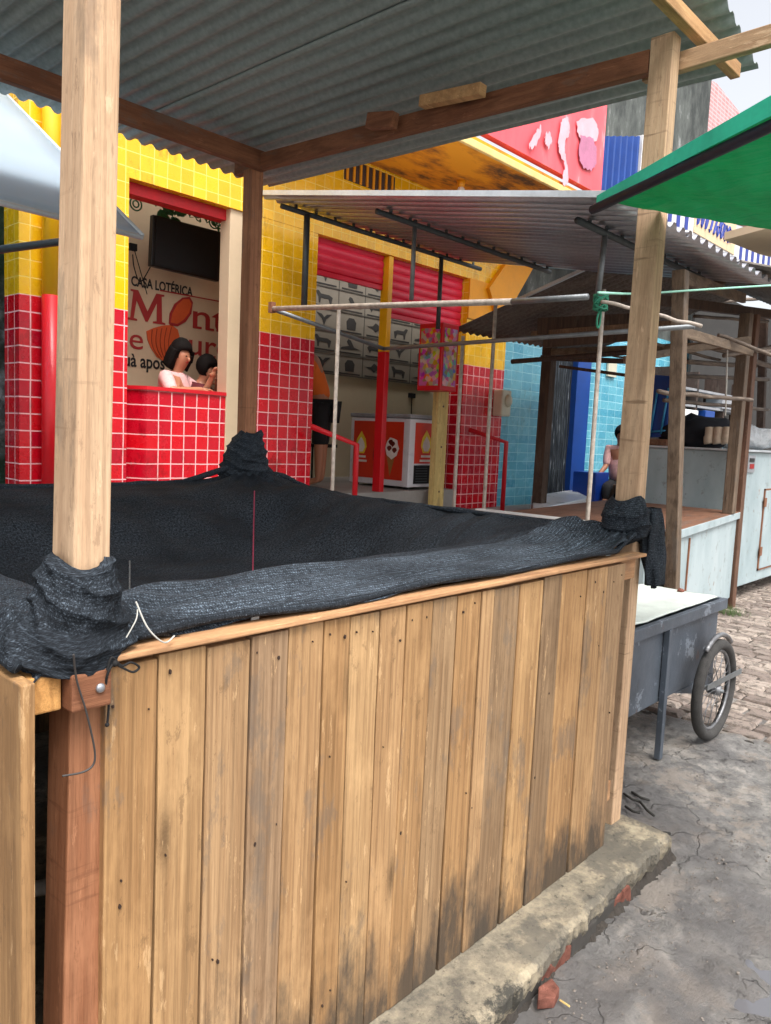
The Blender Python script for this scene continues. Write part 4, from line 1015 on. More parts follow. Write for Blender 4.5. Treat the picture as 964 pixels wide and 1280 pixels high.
# candy display and its post
cp = atY(557, 500, 5.45)
jp = box('timber_post', (cp.x-.16, 5.42, .765), (cp.x+.02, 5.50, 2.62), 'cream_wood', None, .004)
tag(jp, 'pale yellow timber post standing between the freezer and the tiled pillar', 'post')
m = MB()
for z in (1.95, 1.5, 1.0): m.tube([(cp.x-.07, 5.415, z), (cp.x-.07, 5.42, z)], .012, 8)
m.build('knot_mark', 'brown_post', jp)
cd = thing('candy_display', (cp.x-.05, 5.2, 2.1), 'hanging red cabinet covered with colourful candy prints beside the tiled pillar', 'display box')
q0, q1 = atY(523, 487, 5.37), atY(573, 420, 5.37)
fx0 = atY(549, 450, 5.0)
xa, xb = atY(552, 450, 5.08).x, atY(572, 450, 5.08).x
zt, zb = atY(560, 404, 5.08).z, atY(560, 489, 5.08).z
ya, yb = 5.08, 5.405
ybk = atX(523, 450, xa).y; ybk = min(ybk, 5.6)
box('cabinet', (xa, ya, zb), (xb, min(ybk, 5.41), zt), 'red_paint', cd, .006)
MB().box((xa-.006, ya+.03, zb+.05), (xa-.001, min(ybk, 5.41)-.03, zt-.05)).build('side_print', 'candy_print', cd)
MB().box((xa+.03, ya-.006, zb+.05), (xb-.03, ya-.001, zt-.05)).build('front_print', 'candy_print', cd)
# handrails
def rail(pts, label):
    tag(MB().tube(pts, .028, 10).build('handrail', 'red_paint', smooth=True), label, 'handrail', 'red handrails at the shop steps')
a = atY(389, 533, 5.45); b = atY(446, 556, 5.2); rail([a, b, (b.x, b.y, .765)], 'red tube handrail between the tiled pillar and the freezer')
a = atY(586, 537, 5.5); b = atY(633, 553, 5.15); rail([a, b, (b.x, b.y, .765)], 'thin red handrail in front of the right tiled pillar and blue wall')
# meter box
mb = thing('meter_box', atY(629, 503, 5.5), 'round-topped pale electricity meter box on the edge of the right pillar', 'meter')
c = atY(627, 503, 5.5)
box('casing', (c.x-.10, 5.42, c.z-.17), (c.x+.10, 5.565, c.z+.15), 'box_white', mb, .02)
MB().ball((c.x+.02, 5.42, c.z+.02), (.07, .05, .08)).build('glass_dome', 'box_white', mb, smooth=True)
# tall frosted edge: shop window ledge wall to the left
lw = MB(); lw.box((-6, 6.2, 0), (2.95, 6.6, 3.6)); o = lw.build('stone_wall', 'stone_wall_mat'); tag(o, 'rough grey stone wall with dark moss left of the tiled corner', 'wall')
m = MB()
for i in range(900):
    p = Vector((rnd.uniform(.8, 2.15), rnd.uniform(5.95, 6.2), rnd.uniform(2.5, 4.4))); a = rnd.uniform(0, 6.3); s = rnd.uniform(.03, .07)
    d1 = Vector((math.cos(a), rnd.uniform(-.5, .5), math.sin(a)))*s; d2 = Vector((-math.sin(a), rnd.uniform(-.5, .5), math.cos(a)))*s*.5
    m.add([p-d1, p+d2, p+d1, p-d2], [(0, 1, 2, 3)])
for i in range(5): m.tube([(1.0+i*.25, 6.1, 2.0), (1.1+i*.2, 6.1, 3.2), (.9+i*.3, 6.08, 4.3)], .015, 6)
tag(m.build('creeper_plant', 'foliage'), 'dark green creeper hanging over the top of the stone wall', 'plant')
# pale awning at the left
aw = thing('pale_awning', (1.5, 4.4, 2.6), 'pale blue white fabric awning at the far left behind the stall', 'awning')
Ap = atY(178, 294, 3.85); Bp = Vector((-1.6, 3.85, Ap.z+.02)); Tp = atX(0, 110, Ap.x); dv = (Tp-Ap)
Cp = Ap+dv*1.05
m = MB(); n = 20; vs = []
for j in range(n+1):
    for i in range(n+1):
        u, v = i/n, j/n; p = Ap.lerp(Bp, u)+dv*(1.05*v); p.z += -.012*math.sin(u*math.pi)*math.sin(v*math.pi); vs.append(p)
m.add(vs, [(j*(n+1)+i, j*(n+1)+i+1, (j+1)*(n+1)+i+1, (j+1)*(n+1)+i) for j in range(n) for i in range(n)])
m.build('fabric', 'pale_tarp', aw, smooth=True, solid=.003)
MB().tube([Ap-Vector((0, 0, .012)), Bp-Vector((0, 0, .012))], .014, 8).build('front_bar', 'tin_trim', aw, smooth=True)
MB().tube([Ap, Cp], .012, 8).build('side_bar', 'tin_trim', aw, smooth=True)
a, b = atY(0, 312, 4.6), atY(84, 301, 4.6)
MB().tube([a+(a-b)*2, b+(b-a)*.5], .022, 8).build('support_pole', 'rope_dark' if 'rope_dark' in M else 'steel_dark', aw, smooth=True)
MB().tube([(.4, 4.6, 0), (.4, 4.6, a.z+.02)], .022, 8).build('leg', 'steel_dark', aw, smooth=True)

# ================================================================== people
def person(name_lb, base_joints, edges, radii, shirt, pants, head, hair_cut, face, hair_long=False, shirt_mat='shirt_pink', pants_mat='cloth_black', root=0, hand=None):
    """one skinned body; clothes are slightly larger skins over part of the same skeleton"""
    t = thing('person', tuple(Vector(base_joints[root])*1.0), name_lb, 'person')
    base = t.location.copy()
    def skin(vids, eds, rr, nm, mat, sub=2):
        me = bpy.data.meshes.new(nm); idx = {v: i for i, v in enumerate(vids)}
        me.from_pydata([tuple(Vector(base_joints[v])-base) for v in vids], [(idx[a], idx[b]) for a, b in eds], [])
        o = bpy.data.objects.new(nm, me); COL.objects.link(o); o.parent = t
        md = o.modifiers.new('skin', 'SKIN'); md.use_smooth_shade = True
        lay = me.skin_vertices[0].data if me.skin_vertices else None
        if lay is None:
            bm = bmesh.new(); bm.from_mesh(me); bm.verts.layers.skin.verify(); bm.to_mesh(me); bm.free(); lay = me.skin_vertices[0].data
        for v, i in idx.items():
            q = rr[v]; lay[i].radius = q if isinstance(q, tuple) else (q, q); lay[i].use_root = (i == 0)
        s2 = o.modifiers.new('sub', 'SUBSURF'); s2.levels = sub; s2.render_levels = sub
        me.materials.append(M[mat]); return o
    skin(list(range(len(base_joints))), edges, radii, 'body', 'skin')
    for ids, nm, mat, grow in ((shirt, 'shirt', shirt_mat, 1.16), (pants, 'trousers', pants_mat, 1.16)):
        if ids:
            ee = [e for e in edges if e[0] in ids and e[1] in ids]
            rr = {i: (tuple(x*grow+.004 for x in radii[i]) if isinstance(radii[i], tuple) else radii[i]*grow+.004) for i in ids}
            skin(ids, ee, rr, nm, mat)
    # head details
    H = Vector(head); F = Vector(face).normalized(); Rr = F.cross(Vector((0, 0, 1))).normalized(); U = Rr.cross(F)
    m = MB()
    def hf(d): return .05*noise.noise(d*4)
    c = H-F*.018+U*.022
    m.ball(c, (.098, .098, .112), 18, 12, hf)
    if hair_long:
        for k in range(26):
            a = math.pi*(.25+1.5*k/25); dirv = F*math.cos(a)*-0+Rr*math.sin(a+math.pi/2*0)*.085+(-F)*.05*abs(math.cos(a))
            a2 = -1.9+3.8*k/25; dirv = (-F)*math.cos(a2)*.085+Rr*math.sin(a2)*.088
            p = H+dirv+U*.03; m.tube(curve([p, p+dirv*.15-U*.09, p+dirv*.1-U*.18+F*rnd.uniform(-.01, .02)], 4), [.03]*8+[.012], 6)
    o = m.build('hair', 'hair', t, smooth=True)
    # push hair off the face
    me = o.data
    for v in me.vertices:
        w_ = v.co+base; d = w_-H
        if d.dot(F) > .045 and d.dot(U) < .055: v.co -= F*(d.dot(F)-.02)*.8
    m = MB()
    for s_ in (-1, 1): m.ball(H+F*.088+Rr*s_*.032+U*.008, (.009, .009, .006), 8, 6)
    m.build('eyes', 'hair', t, smooth=True)
    m = MB(); m.ball(H+F*.098-U*.018, (.013, .013, .02), 8, 6)
    for s_ in (-1, 1): m.ball(H+Rr*s_*.078-F*.005, (.014, .014, .026), 8, 6)
    m.build('nose_and_ears', 'skin', t, smooth=True)
    m = MB(); m.ball(H+F*.086-U*.048, (.02, .01, .006), 8, 5); m.build('mouth', 'letter_red', t, smooth=True)
    return t
def hand_chain(J, E, Rd, wrist, d, up):
    """palm and five fingers rooted on the wrist vertex"""
    d = Vector(d).normalized(); up = Vector(up).normalized(); side = d.cross(up).normalized(); w0 = Vector(J[wrist])
    J.append(w0+d*.055); palm = len(J)-1; Rd.append((.028, .016)); E.append((wrist, palm))
    for k, L in enumerate((.058, .068, .063, .05)):
        o = side*(.024-.016*k)
        J.append(w0+d*.09+o); Rd.append(.009); a = len(J)-1; E.append((palm, a))
        J.append(w0+d*(.09+L*.55)+o-up*.012); Rd.append(.0085); E.append((a, a+1))
        J.append(w0+d*(.09+L*.8)+o-up*.035); Rd.append(.0075); E.append((a+1, a+2))
    J.append(w0+d*.035+side*.035-up*.008); Rd.append(.010); a = len(J)-1; E.append((palm, a))
    J.append(w0+d*.07+side*.05-up*.018); Rd.append(.009); E.append((a, a+1))
def make_person(foot_z, hip, height_scale, facing, head_drop, arms, legs, label, shirt_mat, pants_mat, long_hair, lean=.0, sleeve=1, shorts=False, look=None):
    s = height_scale; F = Vector(facing).normalized(); R_ = F.cross(Vector((0, 0, 1))); hip = Vector(hip); U = Vector((0, 0, 1))
    T = (U+F*lean).normalized()
    hip = hip-T*.705*s-F*(.035+head_drop)*s      # given: centre of the head
    J = [hip, hip+T*.20*s, hip+T*.42*s, hip+T*.525*s, hip+T*.58*s+F*.02*s, hip+T*(.655)*s+F*(.04+head_drop)*s, hip+T*(.755)*s+F*(.03+head_drop)*s]
    Rd = [(.15*s, .115*s), (.125*s, .10*s), (.155*s, .105*s), (.06*s, .06*s), (.05*s, .05*s), (.075*s, .082*s), (.07*s, .08*s)]
    E = [(0, 1), (1, 2), (2, 3), (3, 4), (4, 5), (5, 6)]
    shirt = [0, 1, 2, 3]
    for sgn, (el, wr) in zip((-1, 1), arms):
        sh = J[2]+R_*sgn*.175*s+T*.07*s; J.append(sh); Rd.append(.056*s); i = len(J)-1; E.append((2, i))
        e_ = sh+Vector(el)*s; J.append(e_); Rd.append(.042*s); E.append((i, i+1))
        w_ = e_+Vector(wr)*s; J.append(w_); Rd.append(.028*s); E.append((i+1, i+2)); shirt += [i]+([i+1] if sleeve else [])
        hand_chain(J, E, Rd, i+2, Vector(wr), U)
    pants = [0]
    for sgn, (kn, an) in zip((-1, 1), legs):
        h = hip+R_*sgn*.09*s-U*.05*s; J.append(h); Rd.append(.088*s); i = len(J)-1; E.append((0, i))
        k_ = h+Vector(kn)*s; J.append(k_); Rd.append(.06*s); E.append((i, i+1))
        a_ = k_+Vector(an)*s; a_.z = foot_z+.07; J.append(a_); Rd.append(.038*s); E.append((i+1, i+2))
        f_ = a_+F*.15*s; f_.z = foot_z+.03; J.append(f_); Rd.append(.03*s); E.append((i+2, i+3)); pants += [i, i+1]+([] if shorts else [i+2])
    head = (J[5]+J[6])/2+F*.0
    f2 = (Vector(look or F)-U*.45).normalized()
    return person(label, J, E, Rd, shirt, pants, head, 0, f2, long_hair, shirt_mat, pants_mat)
down = (.0, 0, -.44)
hc = atY(229, 441, 6.0)
make_person(1.0, (hc.x+.02, 6.05, hc.z), 1.06, (.55, -.83, 0), .02, (((.10, -.18, -.13), (.21, -.02, .05)), ((-.08, -.22, -.12), (.27, .02, .03))), ((down, down), (down, down)),
            'woman with dark shoulder-length hair in a pale pink blouse looking down at the counter', 'shirt_pink', 'cloth_black', True, 0, 1, look=(.25, -.95, 0))
hc = atY(262, 461, 6.05)
make_person(1.0, (hc.x, 6.08, hc.z), .86, (.7, -.7, 0), .03, (((.06, -.16, -.06), (-.06, -.10, .10)), ((-.02, -.18, -.05), (.02, -.08, .14))), ((down, down), (down, down)),
            'boy in a dark red shirt leaning on the tiled counter beside the woman', 'shirt_dark_red', 'cloth_black', False, .05, 1, look=(.5, -.8, 0))
mp = atZ(393, 600, 1.0)
make_person(1.0, (5.70, 6.75, 2.62), 1.05, (-.6, .8, 0), .05, (((-.1, .1, -.26), (-.1, .12, -.2)), ((-.1, .1, -.26), (-.1, .12, -.2))), (((0, 0, -.42), (0, 0, -.4)), ((0, 0, -.42), (0, 0, -.4))),
            'person in an orange shirt and black shorts half hidden behind the tiled pillar', 'shirt_orange', 'cloth_black', False, .35, 0, True)
# small items on the counter
c = atY(246, 481, 5.85)
tag(MB().box((c.x-.05, 5.78, 1.915), (c.x+.09, 5.86, 1.95)).box((c.x-.12, 5.8, 1.915), (c.x-.06, 5.85, 1.935)).build('card_reader', 'cord_black', bevel=.006), 'small dark card reader on the counter under the woman\'s hands', 'device')

# ================================================================== THE ZINC CANOPY STALL
cn = thing('canopy_stall', (4.9, 3.5, 0), 'steel framed stall with a sloping zinc canopy between the plank stall and the shop', 'market stall')
XL, XR = 3.893, 6.55; YN, YB = 2.007, 5.15; ZN, ZB = 2.905, 3.455
def cz(y): return ZN+(ZB-ZN)*(y-YN)/(YB-YN)
for i, (a, b) in enumerate(((XL, 4.82), (4.79, 5.72), (5.69, XR))):
    corr((a, YN, ZN), (b, YN, ZN), (b, YB, ZB), (a, YB, ZB), .14, .019, 8, 14, 1.6, lift=.02+.004*(i % 2)).build('zinc_sheet', 'roof_zinc', cn, smooth=True, solid=.0015)
MB().bar((XL-.006, YN, ZN+.028), (XL-.006, YB, ZB+.028), .012, .035).build('edge_trim', 'tin_trim', cn)
for y, xa_, xb_ in ((5.02, 4.05, 6.75), (4.05, 4.15, 6.55), (2.46, 4.25, 6.25)):
    MB().tube([(xa_, y, cz(y)-.035), (xb_, y, cz(y)-.035)], .022, 8).build('purlin', 'steel_dark', cn, smooth=True)
    x = xa_+.15
    while x < xb_: MB().tube([(x, y, cz(y)-.03), (x, y, cz(y)+.01)], .014, 6).build('roof_hook', 'steel_dark', cn); x += .22
K1, K2 = atY(340, 386, 4.8), atY(480, 436, 4.8)
n1 = atX(735, 371, K1.x); n2 = atX(868, 408, K2.x)
for a, b, r in ((K1, atX(640, 377, K1.x), .019), (atX(640, 377, K1.x), n1, .017), (K1, K2, .017), (K2, n2, .017)):
    MB().tube([a, b], r, 10).build('rail', 'white_pole' if r > .018 else 'steel', cn, smooth=True)
MB().bar(K1-Vector((0, 0, .03)), K1+Vector((0, 0, .05)), .04, .04).build('end_fitting', 'rust', cn)
def pole(px, pyt, y, zt=None, zb=0.0, mat='white_pole', r=.017, name='leg', pyb=None):
    t = atY(px, pyt, y); b = Vector((t.x, y, zb)) if pyb is None else atY(*pyb, y)
    return MB().tube([t, b], r, 10).build(name, mat, cn, smooth=True)
def vert(px, pyt, pyb, y, mat, r=.02, name='hanger'):
    t = atY(px, pyt, y); b = atY(px, pyb, y); return MB().tube([t, Vector((t.x, y, b.z))], r, 8).build(name, mat, cn, smooth=True)
vert(384, 268, 384, 4.95, 'steel_dark', .026)
vert(552, 322, 412, 5.0, 'steel_dark', .022)
vert(519, 275, 376, 4.05, 'steel', .018)
pole(424, 385, atY(420, 385, 4.38).y, zb=.0, mat='white_pole', r=.015)
pole(579, 420, 4.15, mat='white_pole', r=.015)
pole(620, 376, 3.9, mat='white_pole', r=.016)
pole(755, 362, 2.46, mat='white_pole', r=.015)
p = atY(757, 290, 2.46); q = atY(747, 372, 2.46)
MB().tube([p, q], .02, 8).build('brace', 'steel', cn, smooth=True)
# ropes
tag(MB().tube(curve([atX(748, 366, K1.x), atY(800, 367, 2.3), atY(880, 362, 2.1), atY(1010, 354, 1.8)], 8), .008, 6).build('green_rope', 'rope_pale', smooth=True), 'pale green rope stretched from the steel rail to the right', 'rope')
m = MB(); c = atY(751, 378, 2.40)
for k in range(7):
    pts = [c+Vector((math.cos(t*1.05+k)*.05*rnd.uniform(.7, 1.1), math.sin(t*1.05+k)*.04, math.sin(t*.9+k*2)*.045)) for t in range(7)]
    m.tube(curve(pts, 5), .007, 6)
lo = [c+Vector((.0, 0, -.04)), c+Vector((-.03, 0, -.10)), c+Vector((-.025, 0, -.15)), c+Vector((.0, 0, -.15)), c+Vector((.012, 0, -.09)), c+Vector((.005, 0, -.03))]
m.tube(curve(lo, 6), .007, 6)
tag(m.build('rope_knot', 'rope_green', smooth=True), 'tangled green rope knot with a loop on the rail left of the plank stall post', 'rope')

# ================================================================== THE RUSTIC STALL AND CABINETS
rs = thing('rustic_stall', (6.8, 3.3, 0), 'old stall of grey poles with a dark patched roof left of the big cabinet', 'market stall')
Q1 = atY(565, 413, 5.2); Qn = atX(735, 335, Q1.x); sl2 = (Qn-Q1)/(Q1.y-Qn.y)
def rz(x, y): return Q1.z+(Q1.y-y)*sl2.z+.02*(x-Q1.x)
ycut = 3.2
P = lambda x, y: (x, y, rz(x, y))
corr(P(Q1.x, 5.2), P(9.4, 5.2), P(9.4, ycut), P(Q1.x, ycut), .12, .016, 8, 12, 0).build('roof_sheet', 'roof_old', rs, smooth=True, solid=.004)
MB().bar(P(Q1.x-.01, 4.45), P(Q1.x-.01, ycut), .03, .03).build('roof_edge', 'tin_trim', rs)
# near slope going down toward the street
Pn = lambda x, y: (x, y, rz(x, ycut)-.30*(ycut-y))
corr(Pn(6.2, ycut), Pn(12, ycut), Pn(12, 1.9), Pn(6.2, 1.9), .12, .016, 8, 8, 0).build('roof_sheet', 'roof_old', rs, smooth=True, solid=.004)
P2 = Vector((5.60, 2.21, 0)); P3 = Vector((8.18, 2.62, 0))
t2 = atY(852, 338, 2.21); 
MB().hexa([(5.57, 2.17, 0), (5.65, 2.17, 0), (5.65, 2.26, 0), (5.57, 2.26, 0)], [Vector((t2.x-.04, 2.17, t2.z)), Vector((t2.x+.04, 2.17, t2.z)), Vector((t2.x+.04, 2.26, t2.z)), Vector((t2.x-.04, 2.26, t2.z))]).build('post', 'old_wood_z', rs, bevel=.006)
MB().bar((8.16, 2.66, 0), (8.12, 2.66, 2.95), .10, .09, up=(0, 1, 0)).build('post', 'brown_post', rs, bevel=.006)
MB().bar((7.72, 2.60, 1.0), (7.72, 2.60, 2.9), .10, .10, up=(0, 1, 0)).build('post', 'old_wood_z', rs, bevel=.006)
bp = atY(673, 640, 4.55)
MB().bar((bp.x, 4.55, .76), (bp.x+.02, 4.55, rz(bp.x, 4.55)-.02), .12, .12, up=(0, 1, 0)).build('post', 'dark_wood_z', rs, bevel=.006)
MB().bar(atY(783, 640, 3.6), atY(793, 440, 3.6), .10, .08, up=(0, 1, 0)).build('post', 'brown_post', rs, bevel=.006)
def stick(p, q, w, h, mat, nm='pole', rough=True):
    if rough:
        p, q = Vector(p), Vector(q); pts = []; n = 8
        for i in range(n+1): pts.append(p.lerp(q, i/n)+Vector((0, 0, .010*noise.noise(Vector((p.x*3+i, p.z*5, 1)))))); 
        return MB().tube(curve(pts, 2), h/2, 7).build(nm, mat, rs, smooth=True)
    return MB().bar(p, q, w, h).build(nm, mat, rs, bevel=.004)
stick(atY(665, 418, 4.4), atY(850, 405, 2.4), .03, .06, 'old_wood_y', 'crossbar', False)
stick(atY(690, 440, 4.4), atY(905, 432, 2.5), .03, .07, 'old_wood_y', 'crossbar', False)
stick(atY(640, 452, 4.5), atY(790, 440, 3.2), .05, .05, 'dark_wood_z')
stick(atY(853, 415, 2.2), atY(940, 440, 2.3), .03, .07, 'old_wood_x', 'crossbar', False)
stick(atY(780, 450, 2.9), atY(938, 424, 2.35), .03, .06, 'old_wood_x', 'crossbar', False)
stick(atY(752, 376, 2.3), atY(877, 408, 1.9), .03, .024, 'white_pole')
stick(atY(823, 490, 2.4), atY(940, 500, 2.3), .03, .035, 'old_wood_x')
stick(atY(898, 418, 2.3), atY(975, 448, 2.0), .03, .03, 'old_wood_x')
stick(atY(945, 440, 2.2), atY(975, 437, 2.2), .03, .03, 'old_wood_x')
stick(atY(905, 350, 2.8), atY(850, 335, 4.2), .04, .08, 'old_wood_x', 'rafter', False)
stick(atY(930, 373, 2.7), atY(850, 345, 2.3), .04, .09, 'old_wood_x', 'rafter', False)
stick(atY(780, 370, 3.0), atY(980, 395, 2.7), .06, .09, 'dark_wood_z', 'beam', False)
for (a, b, c_, d, hh, yy_) in ((672, 408, 800, 402, .16, 4.2), (680, 428, 800, 418, .10, 3.9), (676, 447, 790, 452, .05, 4.3), (700, 458, 790, 470, .03, 4.1)):
    stick(atY(a, b, yy_), atY(c_, d, yy_-.9), .03, hh, 'dark_wood_z', 'board', False)
for (a, b, c_, d, yy_) in ((860, 452, 945, 458, 3.0), (850, 470, 960, 474, 3.4), (830, 500, 960, 512, 3.2), (868, 395, 960, 402, 3.3), (860, 380, 964, 372, 3.6), (800, 425, 900, 450, 3.1), (905, 445, 975, 432, 2.6), (880, 430, 975, 462, 2.9)):
    stick(atY(a, b, yy_), atY(c_, d, yy_-.1), .03, rnd.uniform(.025, .06), 'old_wood_x', 'pole')
MB().bar(atY(948, 640, 3.4), atY(955, 390, 3.4), .09, .09, up=(0, 1, 0)).build('post', 'dark_wood_z', rs, bevel=.006)
for (a, b, c_, d) in ((700, 425, 760, 428), (720, 436, 790, 449), (680, 433, 760, 420)): stick(atY(a, b, 4.0), atY(c_, d, 3.4), .02, .02, 'old_wood_x', 'lath')
MB().tube([atY(910, 425, 2.4), atY(907, 520, 2.4)], .006, 6).build('hanging_cord', 'cord_white', rs)
# work table with painted metal front
tb = thing('market_table', (6.8, 2.9, 0), 'brown topped table with a rusty pale blue metal front beside the cart', 'table')
TL = [(5.50, 2.25), (8.10, 2.62), (8.05, 4.0), (5.42, 3.7)]
m = MB(); m.prism([(x, y, .965) for x, y in TL], (0, 0, .035)); m.build('table_top', 'table_wood', tb, bevel=.004)
m = MB(); d = .012
m.hexa([(5.66, 2.29, .12), (8.08, 2.64, .12), (8.08, 2.67, .12), (5.66, 2.32, .12)], [(5.66, 2.29, .962), (8.08, 2.64, .962), (8.08, 2.67, .962), (5.66, 2.32, .962)]); m.build('front_panel', 'pale_panel', tb)
m = MB(); m.hexa([(5.5, 2.24, .93), (8.10, 2.615, .93), (8.10, 2.635, .93), (5.5, 2.26, .93)], [(5.5, 2.24, .995), (8.10, 2.615, .995), (8.10, 2.635, .995), (5.5, 2.26, .995)]); m.build('front_edge', 'pale_panel', tb, bevel=.003)
MB().bar((6.15, 2.352, .18), (6.15, 2.352, .9), .012, .012, up=(0, 1, 0)).build('panel_seam', 'rust', tb)
m = MB(); m.prism([(5.36, 3.9, 1.003), (5.46, 3.9, 1.003), (5.52, 2.28, 1.003), (5.40, 2.28, 1.003)], (0, 0, .012)); m.build('left_edge', 'white_paint', tb)
MB().box((5.44, 2.4, .1), (5.47, 3.6, .96)).build('side_panel', 'pale_panel', tb)
# tall white cabinet
cb = thing('tall_cabinet', (10, 3.6, 0), 'tall whitish metal cabinet with a door at the right edge behind the table', 'cabinet')
box('carcass', (8.42, 2.72, .16), (12.5, 3.88, 1.60), 'pale_panel', cb, .01)
box('top_sheet', (8.38, 2.68, 1.602), (12.5, 3.92, 1.625), 'tin_trim', cb, .004)
dr = box('door', (9.15, 2.700, .30), (10.6, 2.718, 1.18), 'pale_panel', cb, .004)
m = MB()
for a, b in (((9.13, .28), (9.15, 1.2)), ((9.13, 1.182), (10.62, 1.2)), ((9.13, .28), (10.62, .30))): m.box((a[0], 2.706, a[1]), (b[0], 2.7195, b[1]))
m.build('door_frame', 'rust', dr)
for z in (.45, 1.0): MB().box((9.10, 2.69, z), (9.17, 2.70, z+.10)).build('hinge', 'rust', dr)
m = MB()
for x in (8.5, 12.4):
    for y in (2.8, 3.8): m.box((x-.04, y-.04, 0), (x+.04, y+.04, .16))
m.build('foot', 'rust', cb)
st_ = atY(940, 580, 2.70)
sk = MB().box((st_.x-.1, 2.705, st_.z-.09), (st_.x+.12, 2.7185, st_.z+.09)).build('sticker', 'shelf_grey', cb)
MB().box((st_.x-.05, 2.70, st_.z-.05), (st_.x+.08, 2.704, st_.z-.0)).build('printed_mark', 'letter_red', sk)
MB().box((st_.x-.07, 2.70, st_.z+.02), (st_.x+.08, 2.704, st_.z+.06)).build('printed_mark', 'tv_black', sk)
# things on the cabinet
def heap(cx, cy, cz0, r, mat, name, lb, cat, seed):
    m = MB(); m.ball((cx, cy, cz0+r[2]*.75), r, 22, 14, lambda d: .35*noise.noise(d*1.8+Vector((seed, 0, 0)))+.1*noise.noise(d*6+Vector((seed, 3, 0))))
    for v in m.v: v.z = max(v.z, cz0)
    return tag(m.build(name, mat, smooth=True), lb, cat)
p = atX(868, 540, 8.75); heap(8.9, p.y, 1.628, (.30, .40, .20), 'navy_cloth', 'black_bag', 'large black cloth bundle on top of the tall cabinet', 'bundle', 1)
for i, (px, lb) in enumerate(((887, 'pale stuffed bag on the cabinet, leftmost of three beside the black bundle'), (898, 'pale stuffed bag in the middle of three beside the black bundle'), (909, 'pale stuffed bag on the cabinet, rightmost of three by the grey post'))):
    p = atX(px, 545, 8.6); m = MB()
    m.tube(curve([p+Vector((0, 0, .10)), p+Vector((0, 0, .06)), p+Vector((0, .0, -.03)), p+Vector((0, -.01, -.08))], 5), [.012]+[.05]*8+[.06]*7, 12)
    for v in m.v: v.z = max(v.z, 1.628)
    o = m.build('stuffed_bag', 'stuffed_cream', smooth=True); tag(o, lb, 'bag', 'pale bags on the cabinet')
p = atY(955, 545, 2.95); heap(p.x, 2.95+.2, 1.628, (.45, .3, .17), 'clear_plastic', 'plastic_bag', 'clear crumpled plastic bag on the cabinet at the right edge', 'plastic bag', 4)
p = atY(914, 520, 3.2); tag(MB().tube([(p.x, 3.2, 1.628), (p.x, 3.2, 1.86), (p.x, 3.2, 1.92)], [.07, .07, .03], 12).build('jar', 'clear_plastic', smooth=True), 'clear plastic jar standing behind the pale bags', 'jar')
# shelving behind with pale boxes
sh = thing('shelf_rack', (11, 5.0, .76), 'dark open shelf rack with pale boards behind the tall cabinet', 'shelf')
for z in (1.75, 2.0, 2.25, 2.5): MB().box((11.3, 4.75, z), (14.8, 5.1, z+.035)).build('shelf', 'shelf_grey', sh)
for x in (11.3, 12.2, 13.4, 14.7): MB().box((x, 4.75, .76), (x+.06, 5.1, 2.8)).build('upright', 'dark_wood_z', sh)
MB().box((13.0, 5.2, .76), (30.0, 5.25, 4.3)).build('gloom_backdrop', 'roof_gloom', sh)  # added dark sheet standing in for the shade under the roofs
for i, (x, z, sx, sz, mt, lb) in enumerate(((9.8, 1.79, .5, .17, 'white_paint', 'white box on the shelf rack nearest the blue plastic chair'), (10.6, 1.79, .45, .15, 'red_paint', 'red box on the shelf rack behind the black bundle'), (10.0, 2.04, .6, .16, 'white_paint', 'long white box on the second shelf of the rack'), (10.9, 2.04, .4, .18, 'blue_paint', 'blue box on the second shelf of the rack'), (11.7, 1.79, .7, .18, 'white_paint', 'white box at the right of the lowest shelf'), (11.6, 2.29, .6, .16, 'shelf_grey', 'grey box on the third shelf of the rack'))):
    x += 1.65; tag(box('box', (x, 4.72, z-.003), (x+sx, 5.0, z+sz), mt, None, .006), lb, 'box')
# blue folding chair stacked by the wall
bc = thing('folding_chair', atX(820, 545, 8.7), 'blue metal folding chair leaning upright behind the table', 'chair')
a = [atX(806, 547, 8.7), atX(834, 546, 8.7), atX(838, 470, 8.7), atX(810, 468, 8.7)]
MB().prism(a, (.03, 0, 0)).build('seat_panel', 'blue_paint', bc, bevel=.004)
m = MB()
for px, py, qx, qy in ((812, 545, 822, 488), (826, 542, 836, 485), (812, 540, 834, 538)): m.tube([atX(px, py, 8.67), atX(qx, qy, 8.67)], .013, 8)
m.build('frame', 'cyan_paint', bc, smooth=True)
tag(MB().box((8.50, 3.60, 1.627), (8.95, 4.15, 1.70)).build('wooden_tray', 'table_wood', bevel=.006), 'flat brown wooden tray on the cabinet under the blue folding chair', 'tray')

# ================================================================== BLUE TILED BUILDING
bb = thing('blue_building', (10, 5.6, .76), 'light blue tiled building with a dark grille door right of the shop', 'building')
box('wall', (8.102, YF+.03, .762), (8.95, YF+.3, 3.4), 'blue_tile', bb)
d0, d1 = atY(684, 520, YF+.03).x, atY(716, 520, YF+.03).x
box('wall', (8.95, YF+.03, .762), (d0, YF+.3, 3.4), 'blue_tile', bb)
d2 = atY(733, 520, YF+.03).x
box('wall', (d2, YF+.03, .762), (16, YF+.3, 3.4), 'blue_tile', bb)
box('lintel', (d0, YF+.03, 2.9), (d2, YF+.3, 3.4), 'blue_tile', bb)
box('upper_wall', (8.13, YF+.05, 3.402), (16, YF+.3, 4.2), 'dark_render', bb)
dg = box('grille_door', (d0, YF+.10, .80), (d1, YF+.14, 2.9), 'grille_mat', bb)
m = MB(); x = d0+.03
while x < d1:
    m.tube([(x+.012*math.sin(z*12+x*9), YF+.085, .8+z*.1) for z in range(21)], .007, 5); x += .065
m.build('grille_bars', 'steel_dark', dg)
box('blue_leaf', (d1+.005, YF+.0, .78), (d2, YF+.12, 2.95), 'blue_paint', bb, .006)
